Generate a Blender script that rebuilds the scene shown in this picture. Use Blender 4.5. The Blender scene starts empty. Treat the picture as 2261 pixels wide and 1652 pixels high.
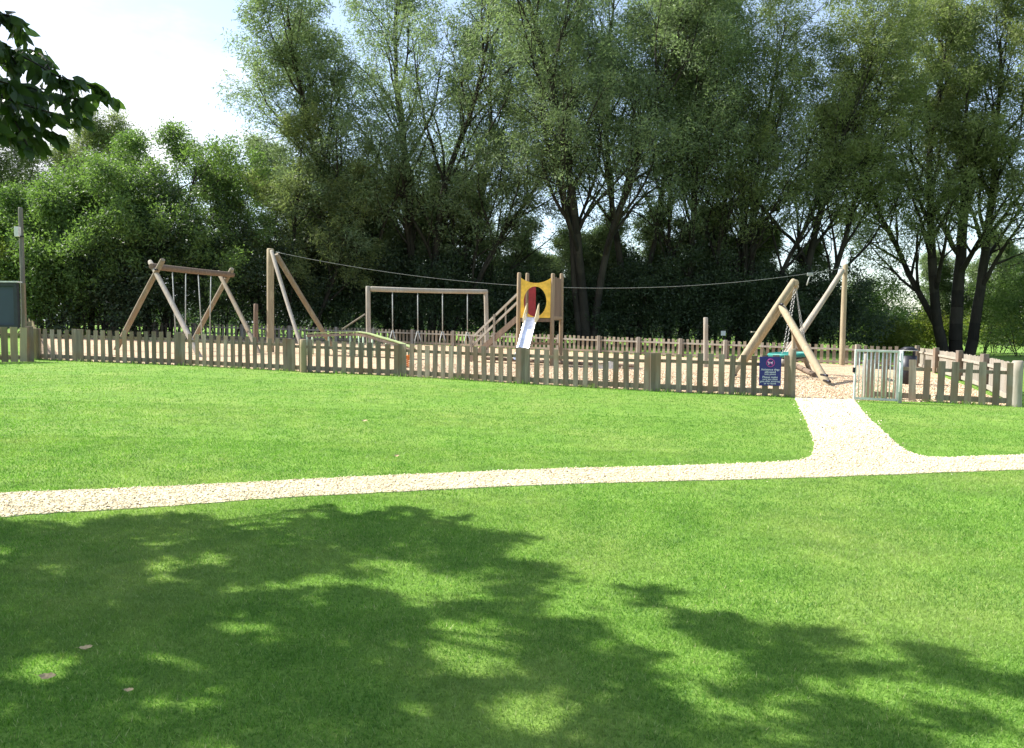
import bpy, math, random
import numpy as np
from mathutils import Vector, Matrix
from mathutils.geometry import tessellate_polygon

# ------------------------------------------------------------------ camera, sky, sun
SC = bpy.context.scene
COL = SC.collection
FOC, CX, CY = 1708.0, 1130.5, 826.0          # measuring units of the survey (2261 x 1652)
PITCH, ROLL, EYE = math.radians(3.64), math.radians(0.4), 1.6
cp, sp = math.cos(PITCH), math.sin(PITCH)
F = Vector((0, cp, -sp)); U0 = Vector((0, sp, cp)); R0 = Vector((1, 0, 0))
RR = R0 * math.cos(ROLL) + U0 * math.sin(ROLL)
UU = U0 * math.cos(ROLL) - R0 * math.sin(ROLL)
cam_data = bpy.data.cameras.new('camera')
cam = bpy.data.objects.new('camera', cam_data); COL.objects.link(cam)
m3 = Matrix((RR, UU, -F)).transposed()
cam.matrix_world = Matrix.Translation((0, 0, EYE)) @ m3.to_4x4()
cam_data.sensor_width = 36; cam_data.lens = FOC / 2261 * 36
cam_data.clip_start = 0.05; cam_data.clip_end = 3000
SC.camera = cam

SUN_AZ, SUN_EL = math.radians(-73), math.radians(46)   # azimuth from +Y towards +X
TO_SUN = Vector((math.sin(SUN_AZ) * math.cos(SUN_EL), math.cos(SUN_AZ) * math.cos(SUN_EL), math.sin(SUN_EL)))
sd = bpy.data.lights.new('sun', 'SUN'); sd.energy = 5.0; sd.angle = math.radians(0.6); sd.color = (1.0, 0.965, 0.91)
so = bpy.data.objects.new('sun', sd); COL.objects.link(so)
so.rotation_euler = TO_SUN.to_track_quat('Z', 'Y').to_euler()
SC.view_settings.view_transform = 'Standard'; SC.view_settings.look = 'None'
SC.view_settings.gamma = 1.0; SC.view_settings.exposure = 1.2
SC.view_settings.use_curve_mapping = False

W = bpy.data.worlds.new('World'); SC.world = W; W.use_nodes = True
nt = W.node_tree; nt.nodes.clear()
def wn(t): return nt.nodes.new(t)
sky = wn('ShaderNodeTexSky'); sky.sky_type = 'NISHITA'; sky.sun_disc = False
sky.sun_elevation = SUN_EL; sky.sun_rotation = SUN_AZ; sky.air_density = 1.0; sky.dust_density = 1.0; sky.ozone_density = 1.2
tc = wn('ShaderNodeTexCoord'); sep = wn('ShaderNodeSeparateXYZ'); nt.links.new(tc.outputs['Generated'], sep.inputs[0])
nz = wn('ShaderNodeTexNoise'); nz.inputs['Scale'].default_value = 3.2; nz.inputs['Detail'].default_value = 7; nz.inputs['Roughness'].default_value = 0.6
mp = wn('ShaderNodeMapping'); mp.inputs['Scale'].default_value = (1, 1, 2.6); mp.inputs['Location'].default_value = (0.4, 1.1, 0.3)
nt.links.new(tc.outputs['Generated'], mp.inputs[0]); nt.links.new(mp.outputs[0], nz.inputs['Vector'])
def wmath(op, a, b):
    n = wn('ShaderNodeMath'); n.operation = op
    for i, v in enumerate((a, b)):
        if isinstance(v, (int, float)): n.inputs[i].default_value = v
        elif v is not None: nt.links.new(v, n.inputs[i])
    return n.outputs[0]
side = wmath('MULTIPLY', sep.outputs[0], -1.5)
high = wmath('MULTIPLY', sep.outputs[2], -2.5)
cl = wmath('ADD', wmath('ADD', side, high), wmath('MULTIPLY', nz.outputs['Fac'], 1.7))
mr = wn('ShaderNodeMapRange'); mr.interpolation_type = 'SMOOTHSTEP'
mr.inputs[1].default_value = 0.66; mr.inputs[2].default_value = 1.2; mr.inputs[3].default_value = 0.16
nt.links.new(cl, mr.inputs[0])
mx = wn('ShaderNodeMix'); mx.data_type = 'RGBA'; nt.links.new(mr.outputs[0], mx.inputs[0])
nt.links.new(sky.outputs[0], mx.inputs[6]); mx.inputs[7].default_value = (4.9, 5.05, 5.3, 1)
bg = wn('ShaderNodeBackground'); bg.inputs['Strength'].default_value = 0.125
nt.links.new(mx.outputs[2], bg.inputs['Color'])
wo = wn('ShaderNodeOutputWorld'); nt.links.new(bg.outputs[0], wo.inputs[0])

# ------------------------------------------------------------------ survey helpers
SL = 0.021
def gz(x, y=0):
    a = abs(x)
    if a > 35: a = 35 + 30 * math.tanh((a - 35) / 30)
    return -SL * math.copysign(a, x)
def ray(px, py):
    u = (px - CX) / FOC; v = (CY - py) / FOC
    return F + RR * u + UU * v
def P(px, py, d):
    r = ray(px, py); t = d / r.y
    return Vector((r.x * t, d, EYE + r.z * t))
def G(px, py, dz=0.0):
    r = ray(px, py); t = 10.0
    t = EYE / (-(r.z + SL * r.x))
    return Vector((r.x * t, r.y * t, gz(r.x * t) + dz))
def GX(px, d):                       # ground point seen in column px at distance d
    x = 0
    py = 760
    for _ in range(6):
        q = P(px, py, d); z = gz(q.x)
        py += (q.z - z) / d * FOC
    q = P(px, py, d); q.z = gz(q.x); return q
def proj(p):                         # numpy (N,3) -> survey px
    q = p - np.array([0, 0, EYE]); dd = q @ np.array(F)
    return CX + FOC * (q @ np.array(RR)) / dd, CY - FOC * (q @ np.array(UU)) / dd, dd

# ------------------------------------------------------------------ materials
def mat(name):
    m = bpy.data.materials.new(name); m.use_nodes = True
    t = m.node_tree; b = t.nodes['Principled BSDF']
    return m, t, b
def node(t, kind, **kw):
    n = t.nodes.new(kind)
    for k, v in kw.items():
        if k in n.inputs.keys(): n.inputs[k].default_value = v
        else: setattr(n, k, v)
    return n
def ramp(t, fac, stops):
    r = t.nodes.new('ShaderNodeValToRGB'); e = r.color_ramp.elements
    while len(e) < len(stops): e.new(0.5)
    for i, (pos, c) in enumerate(stops):
        e[i].position = pos; e[i].color = (*c, 1)
    t.links.new(fac, r.inputs[0]); return r.outputs[0]
def mixc(t, fac, a, b, mode='MIX'):
    n = t.nodes.new('ShaderNodeMix'); n.data_type = 'RGBA'; n.blend_type = mode
    for i, v in ((0, fac), (6, a), (7, b)):
        if isinstance(v, (int, float)): n.inputs[i].default_value = v
        elif isinstance(v, tuple): n.inputs[i].default_value = (*v, 1)
        else: t.links.new(v, n.inputs[i])
    return n.outputs[2]
def noise(t, scale, detail=4, rough=0.55, vec=None, mapscale=None):
    n = t.nodes.new('ShaderNodeTexNoise'); n.inputs['Scale'].default_value = scale
    n.inputs['Detail'].default_value = detail; n.inputs['Roughness'].default_value = rough
    if vec is None:
        c = t.nodes.new('ShaderNodeNewGeometry'); vec = c.outputs['Position']
    if mapscale:
        mm = t.nodes.new('ShaderNodeMapping'); mm.inputs['Scale'].default_value = mapscale
        t.links.new(vec, mm.inputs[0]); vec = mm.outputs[0]
    t.links.new(vec, n.inputs['Vector']); return n.outputs['Fac']
def bump(t, b, h, strength, dist):
    n = t.nodes.new('ShaderNodeBump'); n.inputs['Strength'].default_value = strength; n.inputs['Distance'].default_value = dist
    t.links.new(h, n.inputs['Height']); t.links.new(n.outputs[0], b.inputs['Normal'])
def island(t):
    return t.nodes.new('ShaderNodeNewGeometry').outputs['Random Per Island']

def wood(name, cols, rough=0.85, grain=(14, 14, 1.2), isl=0.5):
    m, t, b = mat(name)
    g = noise(t, 1.0, 5, 0.6, mapscale=grain)
    c1 = ramp(t, g, [(0.3, cols[0]), (0.7, cols[1])])
    big = noise(t, 1.7, 3)
    c2 = mixc(t, ramp(t, big, [(0.42, (0, 0, 0)), (0.66, (1, 1, 1))]), c1, cols[2])
    rv = ramp(t, island(t), [(0, (1 - isl,) * 3), (1, (1 + isl * .55,) * 3)])
    c3 = mixc(t, 1.0, c2, rv, 'MULTIPLY')
    t.links.new(c3, b.inputs['Base Color']); b.inputs['Roughness'].default_value = rough
    b.inputs['Specular IOR Level'].default_value = 0.25
    bump(t, b, g, 0.5, 0.01)
    return m
def plain(name, col, rough=0.6, metal=0.0, var=0.12, scale=6, spec=0.4):
    m, t, b = mat(name)
    n = noise(t, scale, 5)
    lo = tuple(c * (1 - var * 2) for c in col); hi = tuple(min(1, c * (1 + var)) for c in col)
    t.links.new(ramp(t, n, [(0.3, lo), (0.65, hi)]), b.inputs['Base Color'])
    b.inputs['Roughness'].default_value = rough; b.inputs['Metallic'].default_value = metal
    b.inputs['Specular IOR Level'].default_value = spec
    bump(t, b, n, 0.15, 0.004)
    return m
def leafmat(name, dark, light, trans=0.35, rough=0.5, spec=0.35, warm=None, tcol_=(1.1, 1.3, .6)):
    m, t, b = mat(name)
    a = t.nodes.new('ShaderNodeAttribute'); a.attribute_name = 'tint'
    c = ramp(t, a.outputs['Fac'], [(0.0, dark), (0.75, light), (1.0, warm or tuple(v * 1.25 for v in light))])
    big = noise(t, 0.35, 3)
    c = mixc(t, ramp(t, big, [(0.3, (0, 0, 0)), (0.7, (.5, .5, .5))]), c, warm or light)
    t.links.new(c, b.inputs['Base Color']); b.inputs['Roughness'].default_value = rough
    b.inputs['Specular IOR Level'].default_value = spec
    tr = t.nodes.new('ShaderNodeBsdfTranslucent')
    tcol = mixc(t, 1.0, c, tcol_, 'MULTIPLY')
    t.links.new(tcol, tr.inputs['Color'])
    ms = t.nodes.new('ShaderNodeMixShader'); ms.inputs[0].default_value = trans
    t.links.new(b.outputs[0], ms.inputs[1]); t.links.new(tr.outputs[0], ms.inputs[2])
    t.links.new(ms.outputs[0], t.nodes['Material Output'].inputs['Surface'])
    return m

M = {}
M['picket'] = wood('weathered_picket_wood', ((.155, .125, .100), (.32, .275, .225), (.25, .175, .12)), isl=.45)
M['backpicket'] = wood('sun_bleached_picket_wood', ((0.204, 0.17, 0.128), (0.332, 0.285, 0.217), (0.255, 0.204, 0.14)), isl=.3)
M['newpicket'] = wood('newer_picket_wood', ((.22, .17, .09), (.36, .29, .17), (.28, .24, .15)))
M['log'] = wood('pale_round_timber', ((.235, .192, .12), (.41, .345, .23), (.29, .24, .155)), isl=.12)
M['greylog'] = wood('greyed_round_timber', ((0.246, 0.221, 0.18), (0.41, 0.377, 0.32), (0.312, 0.271, 0.213)), isl=.12)
M['mosslog'] = wood('moss_stained_timber', ((0.153, 0.135, 0.099), (0.288, 0.252, 0.18), (0.216, 0.162, 0.108)), isl=.15)
M['brown'] = wood('brown_timber', ((0.119, 0.085, 0.06), (0.221, 0.162, 0.115), (0.162, 0.119, 0.089)), isl=.2)
M['tower'] = wood('tower_timber', ((0.18, 0.135, 0.09), (0.342, 0.27, 0.18), (0.27, 0.198, 0.126)), isl=.12)
M['yellow'] = plain('yellow_panel_paint', (.80, .50, .06), .35)
M['red'] = plain('red_panel_paint', (.34, .035, .05), .45)
M['orange'] = plain('orange_paint', (.75, .25, .05), .4)
M['steel'] = plain('brushed_steel', (.78, .80, .84), .32, 0.75)
M['slideside'] = plain('pale_slide_side', (.75, .66, .42), .45)
M['gatemetal'] = plain('galvanised_metal', (.60, .62, .58), .5, 0.1)
M['cable'] = plain('galvanised_cable', (.30, .33, .31), .5, 0.4)
M['rope'] = plain('grey_rope', (.38, .40, .38), .8)
M['chain'] = plain('chain_metal', (.38, .38, .36), .45, 0.5)
M['teal'] = plain('teal_rubber_rim', (.02, .20, .165), .55)
M['dark'] = plain('dark_rubber', (.02, .022, .026), .6)
M['bin'] = plain('black_bin_plastic', (.018, .018, .024), .45)
M['blue'] = plain('navy_sign_face', (.012, .018, .16), .4, var=.05)
M['white'] = plain('white_lettering', (.75, .80, .85), .5, var=.03)
M['pink'] = plain('magenta_ring', (.40, .05, .28), .5, var=.03)
M['lilac'] = plain('pale_lilac_symbol', (.75, .55, .78), .5, var=.03)
M['shedface'] = plain('slate_blue_board', (.030, .052, .075), .55, var=.06, scale=1.5)
M['shedframe'] = plain('dark_grey_frame', (.022, .032, .038), .6)
M['palebox'] = plain('pale_grey_box', (.62, .62, .60), .5)
M['greendeck'] = plain('yellow_green_deck', (.33, .40, .17), .8, var=.2, scale=3)
M['greenleg'] = plain('pale_green_steel', (.42, .55, .38), .6)
M['post'] = wood('lamp_pole_wood', ((.10, .10, .09), (.22, .21, .18), (.15, .14, .12)))
M['bark'] = wood('dark_bark', ((0.018, 0.016, 0.012), (0.045, 0.039, 0.029), (0.03, 0.027, 0.021)), grain=(5, 5, .9))
M['bolt'] = plain('dark_bolt', (.03, .03, .04), .4, .7)

M['willow'] = leafmat('willow_leaves', (.050, .080, .044), (.235, .30, .165), .50, .55, .3, (.23, .28, .13), (1.1, 1.25, .8))
M['willow2'] = leafmat('olive_willow_leaves', (.056, .082, .036), (.25, .30, .125), .52, .55, .3, (.25, .285, .11), (1.1, 1.22, .75))
M['round'] = leafmat('maple_leaves', (.028, .060, .022), (.15, .235, .075), .48, .5, .3, (.19, .26, .085), (1.1, 1.28, .6))
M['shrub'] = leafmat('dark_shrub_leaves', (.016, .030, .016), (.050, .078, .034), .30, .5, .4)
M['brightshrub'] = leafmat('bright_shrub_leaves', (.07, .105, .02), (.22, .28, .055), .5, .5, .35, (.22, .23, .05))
M['cherry'] = leafmat('near_tree_leaves', (.020, .042, .014), (.05, .09, .025), .38, .4, .4, (.08, .13, .03))
M['farwood'] = leafmat('far_wood_leaves', (.030, .048, .030), (.07, .10, .05), .3, .6, .3)

def grassmat():
    m, t, b = mat('grass_blades')
    a = t.nodes.new('ShaderNodeAttribute'); a.attribute_name = 'tint'
    c = ramp(t, a.outputs['Fac'], [(0.0, (.064, .156, .024)), (0.6, (.172, .330, .054)), (0.9, (.29, .45, .11)), (1.0, (.50, .50, .26))])
    big = noise(t, 0.55, 4, .6)
    c = mixc(t, ramp(t, big, [(0.46, (0, 0, 0)), (0.70, (.75, .75, .75))]), c, (.32, .36, .14))
    mid = noise(t, 2.3, 4, .6)
    c = mixc(t, 1.0, c, ramp(t, mid, [(0.3, (.66, .76, .66)), (0.7, (1.22, 1.14, 1.12))]), 'MULTIPLY')
    dry = noise(t, 1.1, 5, .65, mapscale=(1, 1.4, 1))
    c = mixc(t, ramp(t, dry, [(0.60, (0, 0, 0)), (0.78, (.55, .55, .55))]), c, (.36, .32, .15))
    t.links.new(c, b.inputs['Base Color']); b.inputs['Roughness'].default_value = .55
    b.inputs['Specular IOR Level'].default_value = .3
    tr = t.nodes.new('ShaderNodeBsdfTranslucent')
    t.links.new(mixc(t, 1.0, c, (1.0, 1.25, .5), 'MULTIPLY'), tr.inputs['Color'])
    ms = t.nodes.new('ShaderNodeMixShader'); ms.inputs[0].default_value = .38
    t.links.new(b.outputs[0], ms.inputs[1]); t.links.new(tr.outputs[0], ms.inputs[2])
    t.links.new(ms.outputs[0], t.nodes['Material Output'].inputs['Surface'])
    return m
M['blade'] = grassmat()
def lawnmat():
    m, t, b = mat('mown_lawn')
    f = noise(t, 55, 5, .7)
    c = ramp(t, f, [(0.3, (.055, .118, .019)), (0.5, (.14, .255, .042)), (0.72, (.19, .32, .06))])
    big = noise(t, 0.5, 4, .6)
    c = mixc(t, ramp(t, big, [(0.44, (0, 0, 0)), (0.74, (.5, .5, .5))]), c, (.26, .30, .09))
    mid = noise(t, 2.3, 4, .6)
    c = mixc(t, 1.0, c, ramp(t, mid, [(0.3, (.75, .82, .72)), (0.7, (1.15, 1.1, 1.08))]), 'MULTIPLY')
    t.links.new(c, b.inputs['Base Color']); b.inputs['Roughness'].default_value = .9
    b.inputs['Specular IOR Level'].default_value = .1
    bump(t, b, f, .6, .02); return m
M['lawn'] = lawnmat()
def gravelmat(name, cols, scale):
    m, t, b = mat(name)
    v = t.nodes.new('ShaderNodeTexVoronoi'); v.inputs['Scale'].default_value = scale
    g = t.nodes.new('ShaderNodeNewGeometry'); t.links.new(g.outputs['Position'], v.inputs['Vector'])
    s = t.nodes.new('ShaderNodeSeparateColor'); t.links.new(v.outputs['Color'], s.inputs[0])
    c = ramp(t, s.outputs[0], [(0, cols[0]), (.35, cols[1]), (.8, cols[2]), (1, cols[3])])
    big = noise(t, 1.2, 4)
    c = mixc(t, 1.0, c, ramp(t, big, [(.3, (.82, .80, .78)), (.7, (1.08, 1.06, 1.04))]), 'MULTIPLY')
    t.links.new(c, b.inputs['Base Color']); b.inputs['Roughness'].default_value = .9
    b.inputs['Specular IOR Level'].default_value = .2
    bump(t, b, v.outputs['Distance'], .8, .02); return m
M['gravel'] = gravelmat('pale_limestone_gravel', ((.34, .27, .16), (.56, .49, .32), (.66, .59, .41), (.74, .69, .52)), 60)
M['chips'] = gravelmat('wood_chips', ((.21, .135, .075), (.42, .30, .185), (.55, .425, .285), (.66, .56, .42)), 28)
M['soil'] = plain('soil_edge', (.07, .045, .025), .95, var=.3, scale=20)
def stonemat(name, stops):
    m, t, b = mat(name)
    t.links.new(ramp(t, island(t), stops), b.inputs['Base Color']); b.inputs['Roughness'].default_value = .85
    b.inputs['Specular IOR Level'].default_value = .25
    return m
M['stone'] = stonemat('limestone_pebbles', [(0, (.16, .12, .08)), (.15, (.52, .44, .27)), (.45, (.66, .58, .38)), (.85, (.74, .68, .49)), (1, (.82, .79, .64))])
M['chip'] = stonemat('loose_wood_chips', [(0, (.16, .09, .05)), (.2, (.40, .27, .155)), (.7, (.58, .45, .30)), (1, (.72, .62, .46))])
M['deadleaf'] = plain('dry_leaf', (.50, .37, .19), .7, var=.25, scale=60)

# ------------------------------------------------------------------ mesh building
def link(o, parent=None):
    COL.objects.link(o)
    if parent: o.parent = parent
    return o
def tag(o, label=None, cat=None, group=None, kind=None):
    if label: o['label'] = label
    if cat: o['category'] = cat
    if group: o['group'] = group
    if kind: o['kind'] = kind
    return o
def thing(name, label, cat, loc, group=None):
    o = bpy.data.objects.new(name, None); link(o); o.location = loc; o.empty_display_size = .2
    return tag(o, label, cat, group)
def wloc(o):
    v = Vector((0, 0, 0))
    while o: v = v + o.location; o = o.parent
    return v
def rawmesh(name, V, faces_flat, nper, m, parent=None, tint=None, smooth=False):
    V = np.asarray(V, dtype=np.float32).reshape(-1, 3)
    if parent: V = V - np.array(wloc(parent), dtype=np.float32)
    me = bpy.data.meshes.new(name); n = len(V); fl = np.asarray(faces_flat, dtype=np.int32).ravel(); nf = len(fl) // nper
    me.vertices.add(n); me.vertices.foreach_set('co', V.ravel())
    me.loops.add(len(fl)); me.loops.foreach_set('vertex_index', fl)
    me.polygons.add(nf); me.polygons.foreach_set('loop_start', np.arange(0, nf * nper, nper, dtype=np.int32))
    me.update(calc_edges=True)
    if smooth: me.polygons.foreach_set('use_smooth', np.ones(nf, dtype=bool))
    if tint is not None:
        a = me.attributes.new('tint', 'FLOAT', 'POINT'); a.data.foreach_set('value', np.asarray(tint, dtype=np.float32))
    me.materials.append(m)
    return link(bpy.data.objects.new(name, me), parent)

class MB:
    def __init__(s): s.v = []; s.f = []; s.sm = []
    def box(s, c, size, rot=None, taper=1.0):
        c = Vector(c); hx, hy, hz = [k / 2 for k in size]; b = len(s.v)
        for z in (-hz, hz):
            k = taper if z > 0 else 1
            for x, y in ((-hx, -hy), (hx, -hy), (hx, hy), (-hx, hy)):
                p = Vector((x * k, y * k, z)); p = rot @ p if rot else p
                s.v.append(c + p)
        for f in ((3, 2, 1, 0), (4, 5, 6, 7), (0, 1, 5, 4), (1, 2, 6, 5), (2, 3, 7, 6), (3, 0, 4, 7)):
            s.f.append([b + i for i in f]); s.sm.append(False)
        return s
    def beam(s, p0, p1, w, h, upv=Vector((0, 0, 1))):        # rectangular bar
        p0, p1 = Vector(p0), Vector(p1); d = (p1 - p0); L = d.length; d.normalize()
        sd_ = d.cross(upv)
        if sd_.length < 1e-3: sd_ = d.cross(Vector((0, 1, 0)))
        sd_.normalize(); up = sd_.cross(d)
        R = Matrix((sd_, d, up)).transposed()
        return s.box((p0 + p1) / 2, (w, L, h), R)
    def cyl(s, p0, p1, r0, r1=None, n=12, bow=0.0):
        p0, p1 = Vector(p0), Vector(p1); r1 = r0 if r1 is None else r1
        d = (p1 - p0).normalized(); a = d.orthogonal().normalized(); c = d.cross(a); b = len(s.v)
        for p, r in ((p0, r0), (p1, r1)):
            for i in range(n):
                t = 2 * math.pi * i / n; s.v.append(p + a * math.cos(t) * r + c * math.sin(t) * r)
        for i in range(n):
            j = (i + 1) % n; s.f.append([b + i, b + j, b + n + j, b + n + i]); s.sm.append(True)
        s.f.append([b + i for i in reversed(range(n))]); s.sm.append(False)
        s.f.append([b + n + i for i in range(n)]); s.sm.append(False)
        return s
    def pole(s, p0, p1, r, n=14, seed=0):                    # a round log: slightly bent, chamfered ends
        rng = random.Random(seed + int(r * 1000)); p0, p1 = Vector(p0), Vector(p1); L = (p1 - p0).length
        d = (p1 - p0).normalized(); a = d.orthogonal().normalized(); c = d.cross(a)
        ph = rng.random() * 6; ts = [0, .01, .2, .4, .6, .8, .99, 1]
        b = len(s.v)
        for k, t in enumerate(ts):
            o = (a * math.cos(ph) + c * math.sin(ph)) * math.sin(t * math.pi) * L * .004
            rr = r * (.82 if k in (0, len(ts) - 1) else 1 + .05 * (rng.random() - .5)) * (1.04 - .08 * t)
            for i in range(n):
                q = 2 * math.pi * i / n
                s.v.append(p0 + d * L * t + o + (a * math.cos(q) + c * math.sin(q)) * rr * (1 + .03 * math.sin(3 * q + ph)))
        for k in range(len(ts) - 1):
            for i in range(n):
                j = (i + 1) % n; s.f.append([b + k * n + i, b + k * n + j, b + (k + 1) * n + j, b + (k + 1) * n + i]); s.sm.append(True)
        s.f.append([b + i for i in reversed(range(n))]); s.sm.append(False)
        e = b + (len(ts) - 1) * n
        s.f.append([e + i for i in range(n)]); s.sm.append(False)
        return s
    def tube(s, pts, r, n=8, closed=False):
        pts = [Vector(p) for p in pts]; b = len(s.v); N = len(pts)
        for k, p in enumerate(pts):
            q0 = pts[(k - 1) % N] if (closed or k > 0) else p; q1 = pts[(k + 1) % N] if (closed or k < N - 1) else p
            d = (q1 - q0).normalized(); a = d.cross(Vector((0.13, .21, 1))).normalized(); c = d.cross(a)
            for i in range(n):
                t = 2 * math.pi * i / n; s.v.append(p + a * math.cos(t) * r + c * math.sin(t) * r)
        for k in range(N if closed else N - 1):
            k2 = (k + 1) % N
            for i in range(n):
                j = (i + 1) % n; s.f.append([b + k * n + i, b + k * n + j, b + k2 * n + j, b + k2 * n + i]); s.sm.append(True)
        if not closed:
            s.f.append([b + i for i in reversed(range(n))]); s.sm.append(False)
            s.f.append([b + (N - 1) * n + i for i in range(n)]); s.sm.append(False)
        return s
    def prism(s, outline, thick_vec):                        # 3-D polygon pushed along a vector
        o = [Vector(p) for p in outline]; tv = Vector(thick_vec); n = len(o); b = len(s.v)
        s.v += o; s.v += [p + tv for p in o]
        for tri in tessellate_polygon([o]):
            s.f.append([b + i for i in tri]); s.sm.append(False)
            s.f.append([b + n + i for i in reversed(tri)]); s.sm.append(False)
        for i in range(n):
            j = (i + 1) % n; s.f.append([b + i, b + j, b + n + j, b + n + i]); s.sm.append(False)
        return s
    def build(s, name, m, parent=None, bevel=0.0, label=None):
        me = bpy.data.meshes.new(name); off = wloc(parent) if parent else Vector((0, 0, 0))
        me.from_pydata([p - off for p in s.v], [], s.f); me.update()
        me.polygons.foreach_set('use_smooth', s.sm); me.materials.append(m)
        o = link(bpy.data.objects.new(name, me), parent)
        if bevel:
            bv = o.modifiers.new('bevel', 'BEVEL'); bv.width = bevel; bv.segments = 2; bv.limit_method = 'ANGLE'
        if label: o['label'] = label
        return o

def spline(pts, n=8, closed=False):
    pts = [Vector(p) for p in pts]; out = []; N = len(pts)
    rng_ = range(N) if closed else range(N - 1)
    for i in rng_:
        g = lambda k: pts[k % N] if closed else pts[max(0, min(N - 1, k))]
        p0, p1, p2, p3 = g(i - 1), g(i), g(i + 1), g(i + 2)
        for k in range(n):
            t = k / n
            out.append(.5 * ((2 * p1) + (p2 - p0) * t + (2 * p0 - 5 * p1 + 4 * p2 - p3) * t * t + (3 * p1 - p0 - 3 * p2 + p3) * t ** 3))
    if not closed: out.append(pts[-1])
    return out
def inpoly(x, y, poly):
    r = np.zeros(len(x), dtype=bool); n = len(poly)
    for i in range(n):
        x0, y0 = poly[i][0], poly[i][1]; x1, y1 = poly[(i + 1) % n][0], poly[(i + 1) % n][1]
        if y0 == y1: continue
        c = ((y0 > y) != (y1 > y)) & (x < (x1 - x0) * (y - y0) / (y1 - y0) + x0); r ^= c
    return r

# ------------------------------------------------------------------ ground, path, play surface
xs = np.unique(np.concatenate([np.arange(-100, 100.1, 2.5), np.linspace(-900, -100, 14), np.linspace(100, 900, 14)]))
ys = np.unique(np.concatenate([np.arange(-20, 130.1, 5), np.linspace(130, 1500, 16), np.linspace(-200, -20, 4)]))
X, Y = np.meshgrid(xs, ys); Z = np.vectorize(gz)(X)
nx, ny = len(xs), len(ys); ii = (np.arange(ny - 1)[:, None] * nx + np.arange(nx - 1)[None]).ravel()
lawn = rawmesh('lawn', np.stack([X, Y, Z], -1), np.stack([ii, ii + 1, ii + nx + 1, ii + nx], -1), 4, M['lawn'])
tag(lawn, 'mown green lawn spreading across the whole park', kind='structure')

rj = random.Random(5)
def jit(poly, a):
    return [Vector((p.x + rj.uniform(-a, a), p.y + rj.uniform(-a, a), p.z)) for p in poly]
lower = [(-700, 1245), (-300, 1180), (0, 1143), (300, 1124), (600, 1102), (900, 1086), (1200, 1072), (1500, 1063), (1800, 1055), (2261, 1038), (2600, 1029), (3000, 1020)]
upR = [(3000, 992), (2600, 997), (2261, 1005), (2120, 1010), (2055, 1010), (2012, 1000), (1980, 980), (1942, 945), (1908, 912), (1886, 883)]
upL = [(1755, 879), (1768, 905), (1782, 935), (1795, 970), (1797, 994), (1783, 1011), (1730, 1020), (1500, 1029), (1200, 1037), (1000, 1045), (700, 1058), (500, 1069), (250, 1080), (0, 1090), (-300, 1110), (-700, 1150)]
path_poly = []
for seg in (lower, upR, upL):
    path_poly += jit(spline([G(*q) for q in seg], 14), .015)
def sheet(name, poly, dz, m, label, d2=0.03):
    poly = [Vector((p.x, p.y, gz(p.x) + dz)) for p in poly]
    V = [Vector((p.x, p.y, p.z - dz - .02)) for p in poly]; n = len(poly); b = MB(); b.v = poly + V
    for t in tessellate_polygon([poly]):
        a, c, e = [b.v[i] for i in t]
        t = list(t) if (c - a).cross(e - a).z > 0 else list(reversed(t))
        b.f.append(t); b.sm.append(False)
    for i in range(n):
        j = (i + 1) % n; b.f.append([i, j, n + j, n + i]); b.sm.append(False)
    o = b.build(name, m); tag(o, label, kind='structure'); return o
path = sheet('path', path_poly, .008, M['gravel'], 'pale gravel path crossing the lawn with a branch to the play area gate')

FRONT = [(80, 794), (175, 798), (400, 807), (640, 820), (886, 831), (1155, 848), (1440, 864), (1748, 877)]
FH = [1.06, 1.08, 1.08, 1.02, .98, 1.01, 1.01, 1.06]
FR = [(1905, 880), (2060, 889), (2243, 898)]
play_px = FRONT + [(1890, 884)] + FR[1:]
back_w = [GX(1985, 39.8), GX(1890, 40.5), GX(1600, 43.8), GX(1321, 48), GX(1000, 54), GX(743, 58), (GX(430, 57)), GX(160, 54), GX(62, 49)]
play_poly = [G(*q) for q in play_px] + [GX(2030, 40)] + back_w
play = sheet('play_area_ground', play_poly, .006, M['chips'], 'pinkish wood chip surface filling the fenced play area')

# ------------------------------------------------------------------ fences
rf = random.Random(11)
def picket_bay(root, a, b, ha, hb, matp, spacing=.268, w=.145, side=-1, rails=True, tilt=True):
    """a, b ground points; pickets on the camera side of two rails"""
    d = (b - a); L = math.hypot(d.x, d.y); u = Vector((d.x / L, d.y / L, 0)); nrm = Vector((u.y, -u.x, 0)) * (1 if side < 0 else -1)
    n = max(2, round(L / spacing)); mb = MB()
    for i in range(n):
        t = (i + .5) / n; p = a + d * t; h = (ha + (hb - ha) * t) + rf.uniform(-.022, .018) - .01
        ww = w * rf.uniform(.92, 1.06); gap = .05
        ang = math.atan2(u.y, u.x); R = Matrix.Rotation(ang, 3, 'Z') @ Matrix.Rotation(rf.gauss(0, .014), 3, 'Y')
        c = p + nrm * .042 + Vector((0, 0, gap + (h - gap) / 2 - .03))
        mb.box(c, (ww, .022, h - gap + .02), R)
    mb.build('picket_panel', matp, root)
    if rails:
        for z, hh in ((.80, .085), (.13, .13)):
            k = ((ha + hb) / 2) / 1.05
            r = MB(); r.beam(a + Vector((0, 0, z * k)) + u * .05, b + Vector((0, 0, z * k)) - u * .05, .04, hh)
            r.build('rail', matp, root)
def fence_post(root, p, h, r, m, square=False, name='post'):
    b = MB()
    if square: b.box(p + Vector((0, 0, h / 2 - .1)), (r * 2, r * 2, h + .2))
    else: b.pole(p - Vector((0, 0, .2)), p + Vector((0, 0, h)), r, 12, int(p.x * 77) % 97)
    return b.build(name, m, root, bevel=.006 if square else 0)

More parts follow.
